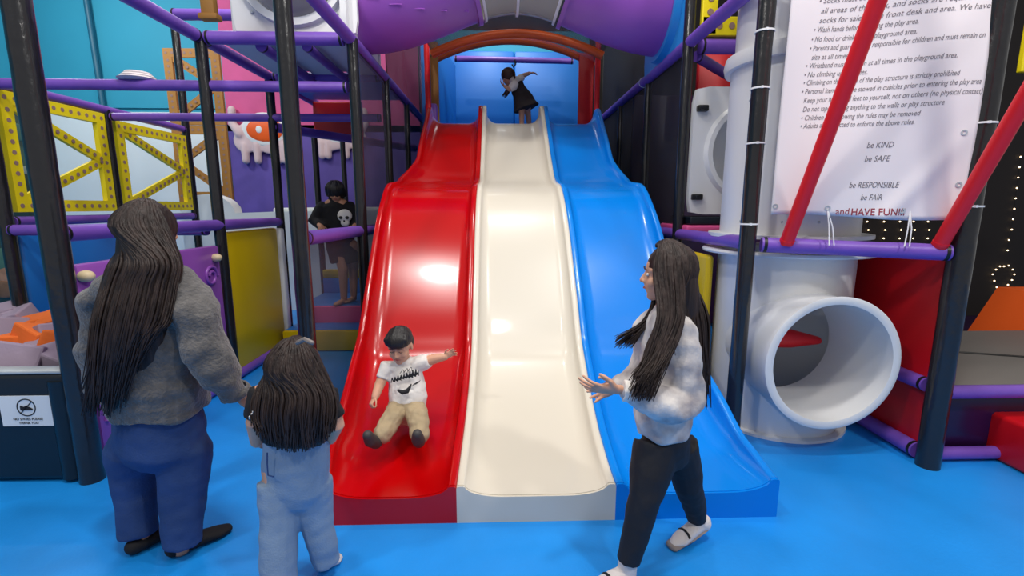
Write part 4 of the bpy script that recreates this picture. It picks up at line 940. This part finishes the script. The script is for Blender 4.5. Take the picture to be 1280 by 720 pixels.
add_tube(b, [fa, fh + V((0, 0, .035))], .034, 12); add_tube(b, [ba, bh + V((0, 0, .035))], .034, 12)
blob('body', b, M['skin'], root, .004, 5)
face_parts(root, hc, f, u, r, H)
b = nb()
add_tube(b, [J(838, 388, 1.95), J(838, 402, 1.95), J(838, 440, 1.95), J(833, 485, 1.95), J(828, 520, 1.95), J(827, 538, 1.95)], [(.10, .075), (.15, .10), (.16, .125), (.155, .13), (.145, .125), (.135, .112)], 24, side=S)
add_tube(b, [J(842, 404, 1.91), ns, J(853, 455, 1.82), ne], [.072, .078, .078, .072], 16, dome=True)
add_tube(b, [ne, J(842, 509, 1.77), J(812, 500, 1.74), J(787, 489, 1.74)], [.074, .076, .064, .044], 16, dome=True)
add_tube(b, [J(828, 402, 2.0), fs, fe], [.08, .08, .075], 16, dome=True); add_tube(b, [fe, fw], [.075, .05], 16, dome=True)
add_tube(b, [J(838, 380, 1.95), J(838, 394, 1.95)], [.068, .085], 16)
blob('sweatshirt', b, M['sweat'], root, .008, 5, .014, 10)
b = nb(); add_lathe(b, [(.03, -.015), (.042, -.012), (.042, .012), (.03, .015)], J(783, 488.5, 1.738), V((-.95, .1, .1)), 20, True); o = blob('cuff', b, M['tee'], root, .005, 3, .003, 40)
b = nb()
add_tube(b, [J(830, 525, 1.95), J(832, 545, 1.95), J(834, 560, 1.95)], [(.115, .095), (.125, .105), (.115, .10)], 18, side=S, dome=True)
add_tube(b, [J(821, 556, 1.92), J(812, 595, 1.87), fk, J(798, 655, 1.825), J(785, 702, 1.81)], [.103, .088, .07, .062, .050], 16); add_tube(b, [J(846, 556, 1.98), J(856, 585, 1.995), bk, J(867, 628, 2.04), J(871, 648, 2.07)], [.092, .075, .066, .058, .047], 16)
blob('leggings', b, M['legging'], root, .007, 5, .004, 14)
for k, (p0, p1) in enumerate(((fh, ft), (bh, bt_))):
    e = (p1 - p0).normalized(); b = nb(); foot_pieces(b, p0 - e * .008, p1 + e * .008, .039, .035); add_tube(b, [(fa, ba)[k] + V((0, 0, .005)), p0 + V((0, 0, .03))], .041, 14, dome=True); o = blob('sock', b, M['sock'], root, .005, 3)
    b = nb(); t = p0 + (p1 - p0) * .66 + V((0, 0, .040)); s_ = V((-e.y, e.x, 0)).normalized(); add_tube(b, [t - s_ * .036 + V((0, 0, -.006)), t - s_ * .02 + V((0, 0, .008)), t + V((0, 0, .013)), t + s_ * .02 + V((0, 0, .008)), t + s_ * .036 + V((0, 0, -.006))], .007, 8); obj('sock_stripe', b, M['inkblack'], o)
    b = nb(); add_tube(b, [p0 - e * .008 + V((0, 0, .012)), p0 + (p1 - p0) * .5 + V((0, 0, .012)), p1 + e * .018 + V((0, 0, .014))], [(.036, .014), (.042, .014), (.036, .016)], 14, side=s_, dome=True); obj('sole', b, M['sole'], o)
b = nb(); m = mrot(r, f, u)
add_ball(b, hc + u * .034 - f * .024, (.092, .104, .102), m)
add_tube(b, [hc - f * .045 - u * .01, J(850, 385, 1.93), J(860, 425, 1.91), J(868, 465, 1.89)], [(.075, .09), (.085, .075), (.07, .05), (.04, .03)], 18, side=(1, 0, 0), dome=True)
def g1(rd, t):   # falls down the back
    x = rd.random(); rr = rd.uniform(-.02, .02); k_ = rd.uniform(-3, 3)
    return scalp(rd, hc, f, u, r, -1.25 + 2.2 * x, .098, .118, .138) + [J(835 + 46 * x + k_, 385, 1.83 + rr + .09 * x), J(842 + 44 * x + k_, 425, 1.80 + rr + .09 * x), J(856 + 30 * x + rd.uniform(-5, 5), rd.uniform(462, 512), 1.775 + rr + .10 * x)]
locks(b, 300, g1, .006, 5, .25)
def g2(rd, t):   # falls over the near shoulder to the front
    x = rd.random(); rr = rd.uniform(-.015, .015); k_ = rd.uniform(-3, 3)
    return scalp(rd, hc, f, u, r, -2.15 + 1.1 * x, .098, .105, .138) + [J(822 + 34 * x, 395, 1.785 + rr), J(808 + 32 * x + k_, 440, 1.735 + rr), J(792 + 24 * x + rd.uniform(-8, 6), rd.uniform(466, 502), 1.675 + rr)]
locks(b, 220, g2, .006, 8, .2)
def g3(rd, t):   # swings out on the far side
    x = rd.random(); rr = rd.uniform(-.02, .02)
    return [hc + V((-.06 + .05 * x, .06, .03)), J(816 + 10 * x, 372, 2.02 + rr), J(802 + 12 * x, 402, 2.0 + rr), J(768 + 24 * x, 420 + 16 * rd.random(), 1.98 + rr)]
locks(b, 110, g3, .005, 9, .2)
obj('long_hair', b, M['hair'], root, angle=180)

# ---------------------------------------------------------------- toddler on the red lane
DY = -.17
K = lambda px, py, Y: at(px, py, Y + DY)
root = person('toddler in white printed tee and khaki trousers sliding down the red lane, arms out', V((K(508, 508, 3.0).x, 2.83, bed_z(2.83))))
f, u, r = frame_of((-.12, -.95, -.30)); hc = K(500, 432, 2.97); H = .205
SD = V((1, 0, 0))
b = nb(); head_pieces(b, hc, f, u, r, H)
add_tube(b, [K(503, 444, 3.0), K(506, 462, 3.0)], [.042, .05], 12)
add_tube(b, [K(506, 460, 3.0), K(508, 480, 2.99), K(511, 505, 2.97)], [(.085, .055), (.095, .075), (.095, .085)], 16, side=SD, dome=True)
tr, ter, twr = K(484, 460, 2.98), K(474, 482, 2.92), K(469, 496, 2.86)
tl, tel, twl = K(528, 453, 3.0), K(545, 448, 2.99), K(556, 446, 2.98)
add_tube(b, [tr, ter, twr], [.036, .031, .023], 12, dome=True); add_tube(b, [tl, tel, twl], [.036, .031, .023], 12, dome=True)
hand_pieces(b, twr, V((-.35, -.55, -.6)), V((.5, .2, -.6)), V((.6, -.6, .2)), .105, curl=(55, 70, 45), spread=3)
hand_pieces(b, twl, V((.85, -.1, .5)), V((-.1, -.9, -.1)), V((-.5, 0, .85)), .105, curl=(18, 24, 20), spread=9)
tk1, ta1 = K(489, 524, 2.82), K(476, 545, 2.72)
tk2, ta2 = K(521, 524, 2.80), K(524, 544, 2.72)
add_tube(b, [K(500, 505, 2.96), tk1, ta1], [.06, .048, .034], 12, dome=True); add_tube(b, [K(517, 505, 2.96), tk2, ta2], [.06, .048, .034], 12, dome=True)
blob('body', b, M['skin'], root, .0035, 4)
face_parts(root, hc, f, u, r, H, closed=True)
b = nb()
add_tube(b, [K(505, 455, 3.0), K(506, 462, 3.0), K(508, 478, 2.99), K(511, 500, 2.96)], [(.075, .055), (.105, .072), (.11, .09), (.118, .105)], 22, side=SD, dome=True)
add_tube(b, [K(494, 460, 2.99), tr, K(478, 474, 2.945)], [.052, .05, .045], 14); add_tube(b, [K(518, 457, 3.0), tl, K(537, 450, 2.99)], [.052, .05, .043], 14)
blob('tee_shirt', b, M['tee'], root, .006, 4, .006, 18)
b = nb(); rd = random.Random(4)
for k in range(9):
    x0 = 489 + 3.7 * k; y0 = 475.5 - 1.15 * k; h = 3 + 3 * rd.random()
    add_tube(b, catmull([K(x0, y0 + h * .8, 2.884), K(x0 + 1.2, y0 - h, 2.886), K(x0 + 2.6, y0 + h * .5, 2.882), K(x0 + 4.2, y0 - h * .6, 2.884), K(x0 + 5, y0 + h * .6, 2.884)], 4), .0027, 6, dome=True)
for k in range(3): add_tube(b, catmull([K(500 + 5 * k, 467 - 1.5 * k, 2.903), K(504 + 5 * k, 462 - 1.5 * k, 2.912), K(505 + 5 * k, 467 - 1.5 * k, 2.903)], 4), .0022, 6, dome=True)
for k in range(4): add_tube(b, [K(515 + 2.4 * k, 483 - 1.2 * k, 2.866), K(518 + 2.4 * k, 479 - 1.2 * k, 2.872)], .0022, 6, dome=True)
add_tube(b, [K(498, 488, 2.853), K(503, 490.5, 2.848), K(509, 489, 2.85), K(512, 484.5, 2.855), K(514, 480.5, 2.862)], [.008, .014, .015, .009, .004], 8, dome=True)
blob('shirt_print', b, M['inkblack'], root, .0018, 1)
b = nb()
add_tube(b, [K(510, 500, 2.96), K(509, 512, 2.94)], [(.105, .10), (.11, .10)], 18, side=SD, dome=True)
add_tube(b, [K(500, 508, 2.94), K(490, 524, 2.82), K(478, 543, 2.73)], [.072, .064, .056], 14, dome=True); add_tube(b, [K(518, 508, 2.94), K(522, 524, 2.80), K(525, 542, 2.73)], [.072, .064, .056], 14, dome=True)
blob('khaki_trousers', b, M['khaki'], root, .006, 4, .008, 18)
for (p, x) in ((ta1, -.35), (ta2, .05)):
    b = nb(); h_ = p + V((x * .06, -.05, -.012)); add_tube(b, [h_ + V((0, .02, -.012)), h_ + V((x * .05, -.025, .025)), h_ + V((x * .07, -.045, .065))], [.036, .037, .029], 14, dome=True); o = blob('shoe', b, mat('grey_black_shoe', (62, 58, 58), .6), root, .005, 3)
b = nb(); m = mrot(r, f, u)
add_ball(b, hc + u * .048 - f * .012, (.077, .09, .07), m); add_ball(b, hc + u * .01 - f * .045, (.075, .055, .075), m)
def tf(rd, t): x = -1 + 2 * t; return [hc + u * (.118 - .02 * x * x) + r * x * .045 - f * .02, hc + u * (.099 - .022 * x * x) + f * .05 + r * x * .062, hc + u * .062 + f * (.082 - .03 * x * x) + r * x * .066, hc + u * .034 + f * (.084 - .035 * x * x) + r * x * .064]
locks(b, 26, tf, .009, 2, .5)
blob('hair', b, M['hair_black'], root, .004, 2)

# ---------------------------------------------------------------- girl at the slide top
root = person('child in dark dress over white sleeves bending forward at the top of the slide', V((at(656, 152, 6.55).x, 6.55, 2.597)))
T = lambda px, py, dy=0: at(px, py, 6.55 + dy)
f, u, r = frame_of((-.80, -.35, -.48)); hc = T(635, 97); H = .19
b = nb(); head_pieces(b, hc, f, u, r, H, False)
add_tube(b, [T(638, 98), T(645, 104)], [.045, .05], 10)
add_tube(b, [T(644, 103), T(649, 116), T(655, 128)], [(.10, .07), (.10, .075), (.11, .09)], 14, side=(.4, .9, 0), dome=True)
a1, a2, a3 = T(647, 101, .08), T(655, 94, .1), T(662, 91.5, .1)
c1, c2, c3 = T(643, 106, -.1), T(637, 112, -.13), T(631, 108, -.16)
add_tube(b, [a1, a2, a3], [.038, .03, .022], 10, dome=True); add_tube(b, [c1, c2, c3], [.038, .03, .022], 10, dome=True)
hand_pieces(b, a3, V((.95, 0, .12)), V((0, 0, -1)), V((0, -1, 0)), .12); hand_pieces(b, c3, V((-.6, -.1, .5)), V((.6, 0, .4)), V((0, -.8, .5)), .12)
zf = 2.60
k1, k2 = V((T(652, 139).x, 6.50, zf + .26)), V((T(660, 139).x, 6.66, zf + .26)); e1, e2 = V((T(652, 150).x, 6.52, zf + .05)), V((T(663, 150).x, 6.70, zf + .05))
add_tube(b, [T(652, 128), k1, e1], [.06, .045, .03], 10, dome=True); add_tube(b, [T(659, 128), k2, e2], [.06, .045, .03], 10, dome=True)
for e in (e1, e2): foot_pieces(b, V((e.x + .02, e.y, zf)), V((e.x - .14, e.y - .06, zf)), .028, .026)
blob('body', b, M['skin'], root, .006, 4)
face_parts(root, hc, f, u, r, H)
b = nb(); add_tube(b, [T(644, 103), T(649, 113)], [(.108, .08), (.108, .082)], 14, side=(.4, .9, 0), dome=True)
add_tube(b, [a1, (a1 + a2) / 2], [.055, .05], 12, dome=True); add_tube(b, [c1, (c1 + c2) / 2], [.058, .054], 12, dome=True)
blob('white_tee', b, M['tee'], root, .008, 3, .006, 14)
b = nb(); add_tube(b, [T(645.5, 104), T(649, 113), T(653, 122), T(658, 136)], [(.105, .085), (.115, .095), (.145, .12), (.20, .17)], 20, side=(.4, .9, 0)); blob('dress', b, M['dress'], root, .010, 3, .014, 10)
b = nb(); m = mrot(r, f, u); add_ball(b, hc + u * .03 - f * .02, (.09, .095, .09), m)
def tl_(rd, t): x = -1 + 2 * t; return [hc + u * .1 - f * .02 + r * x * .06, hc + u * .02 - f * .06 + r * x * .10, hc - V((-.03, 0, .10)) + r * x * .10, hc - V((.03 + .02 * rd.random(), 0, .20 + .05 * rd.random())) + r * x * .09]
locks(b, 24, tl_, .013, 6, .3); obj('hair', b, M['hair_brown'], root, angle=180)

# ---------------------------------------------------------------- person in the skull shirt
root = person('person in black skull print shirt standing at the purple rail behind the net', V((at(424, 378, 5.75).x, 5.75, .435)))
Q = lambda px, py, dy=0: at(px, py, 5.75 + dy)
f, u, r = frame_of((.08, -.9, -.42)); hc = Q(420, 240, -.05); H = .225
b = nb(); head_pieces(b, hc, f, u, r, H)
add_tube(b, [Q(420, 246), Q(420, 256)], [.055, .065], 12)
add_tube(b, [Q(420, 256), Q(422, 275), Q(424, 298), Q(426, 305)], [(.15, .085), (.16, .11), (.14, .10), (.15, .11)], 16, side=(1, 0, 0), dome=True)
p1, p2, p3 = Q(404, 260), Q(394, 276, -.05), Q(402, 284, -.2); q1, q2, q3 = Q(437, 260), Q(446, 277, -.05), Q(443, 284, -.2)
add_tube(b, [p1, p2, p3], [.055, .045, .032], 12, dome=True); add_tube(b, [q1, q2, q3], [.055, .045, .032], 12, dome=True)
hand_pieces(b, p3, V((.3, -.9, .1)), V((0, 0, -1)), V((.9, .3, 0)), .16, curl=(25, 40, 30)); hand_pieces(b, q3, V((-.3, -.9, .1)), V((0, 0, -1)), V((-.9, .3, 0)), .16, curl=(25, 40, 30))
zf = .4375
for xs, ys, hx in ((430, .0, 418), (438, .14, 434)):
    an = V((Q(xs, 372).x, 5.75 + ys, zf + .07)); kn = V((Q(xs, 340).x, 5.72 + ys, zf + .42))
    add_tube(b, [Q(hx + 6, 308), kn, an], [.085, .06, .04], 12, dome=True); foot_pieces(b, an + V((0, .03, -.07)), an + V((-.06, -.16, -.07)), .034, .032)
blob('body', b, M['skin_tan'], root, .006, 4)
face_parts(root, hc, f, u, r, H)
b = nb(); add_tube(b, [Q(420, 252), Q(420, 258), Q(422, 275), Q(425, 302)], [(.10, .08), (.185, .11), (.19, .135), (.17, .13)], 20, side=(1, 0, 0), dome=True)
add_tube(b, [p1, p2, p3 + V((0, .05, 0))], [.085, .08, .055], 14, dome=True); add_tube(b, [q1, q2, q3 + V((0, .05, 0))], [.085, .08, .055], 14, dome=True)
blob('black_shirt', b, M['blackcotton'], root, .010, 4, .010, 10)
b = nb(); add_tube(b, [Q(424, 296), Q(426, 310)], [(.16, .125), (.17, .13)], 16, side=(1, 0, 0), dome=True)
for hx in (418, 436): add_tube(b, [Q(hx, 308), Q(hx + 5, 328)], [.10, .09], 14)
blob('shorts', b, M['blackcotton'], root, .010, 3, .006, 10)
sk = Q(430, 272, -.17)
b = nb(); add_ball(b, sk + V((0, .03, .02)), (.085, .04, .075)); add_ball(b, sk + V((0, .03, -.06)), (.05, .035, .045)); o = blob('skull_print', b, M['tee'], root, .006, 2)
for dx in (-.035, .035):
    b = nb(); add_ball(b, sk + V((dx, -.004, -.0)), (.022, .012, .018)); obj('eye_socket', b, M['inkblack'], o)
b = nb(); add_ball(b, sk + V((0, -.002, -.04)), (.010, .01, .014)); obj('nose_hole', b, M['inkblack'], o)
b = nb(); m = mrot(r, f, u); add_ball(b, hc + u * .04 - f * .02, (.098, .108, .09), m); add_ball(b, hc - u * .02 - f * .04, (.10, .085, .11), m)
def sl_(rd, t): x = -1 + 2 * t; return [hc + u * .12 + r * x * .04 - f * .02, hc + u * .08 + f * (.08 - .05 * x * x) + r * x * .09, hc + u * .0 + f * (.09 - .07 * x * x) + r * x * .105, hc - u * .06 + f * (.04 - .06 * x * x) + r * x * .11]
locks(b, 20, sl_, .014, 12, .5); obj('hair', b, M['hair_black'], root, angle=180)
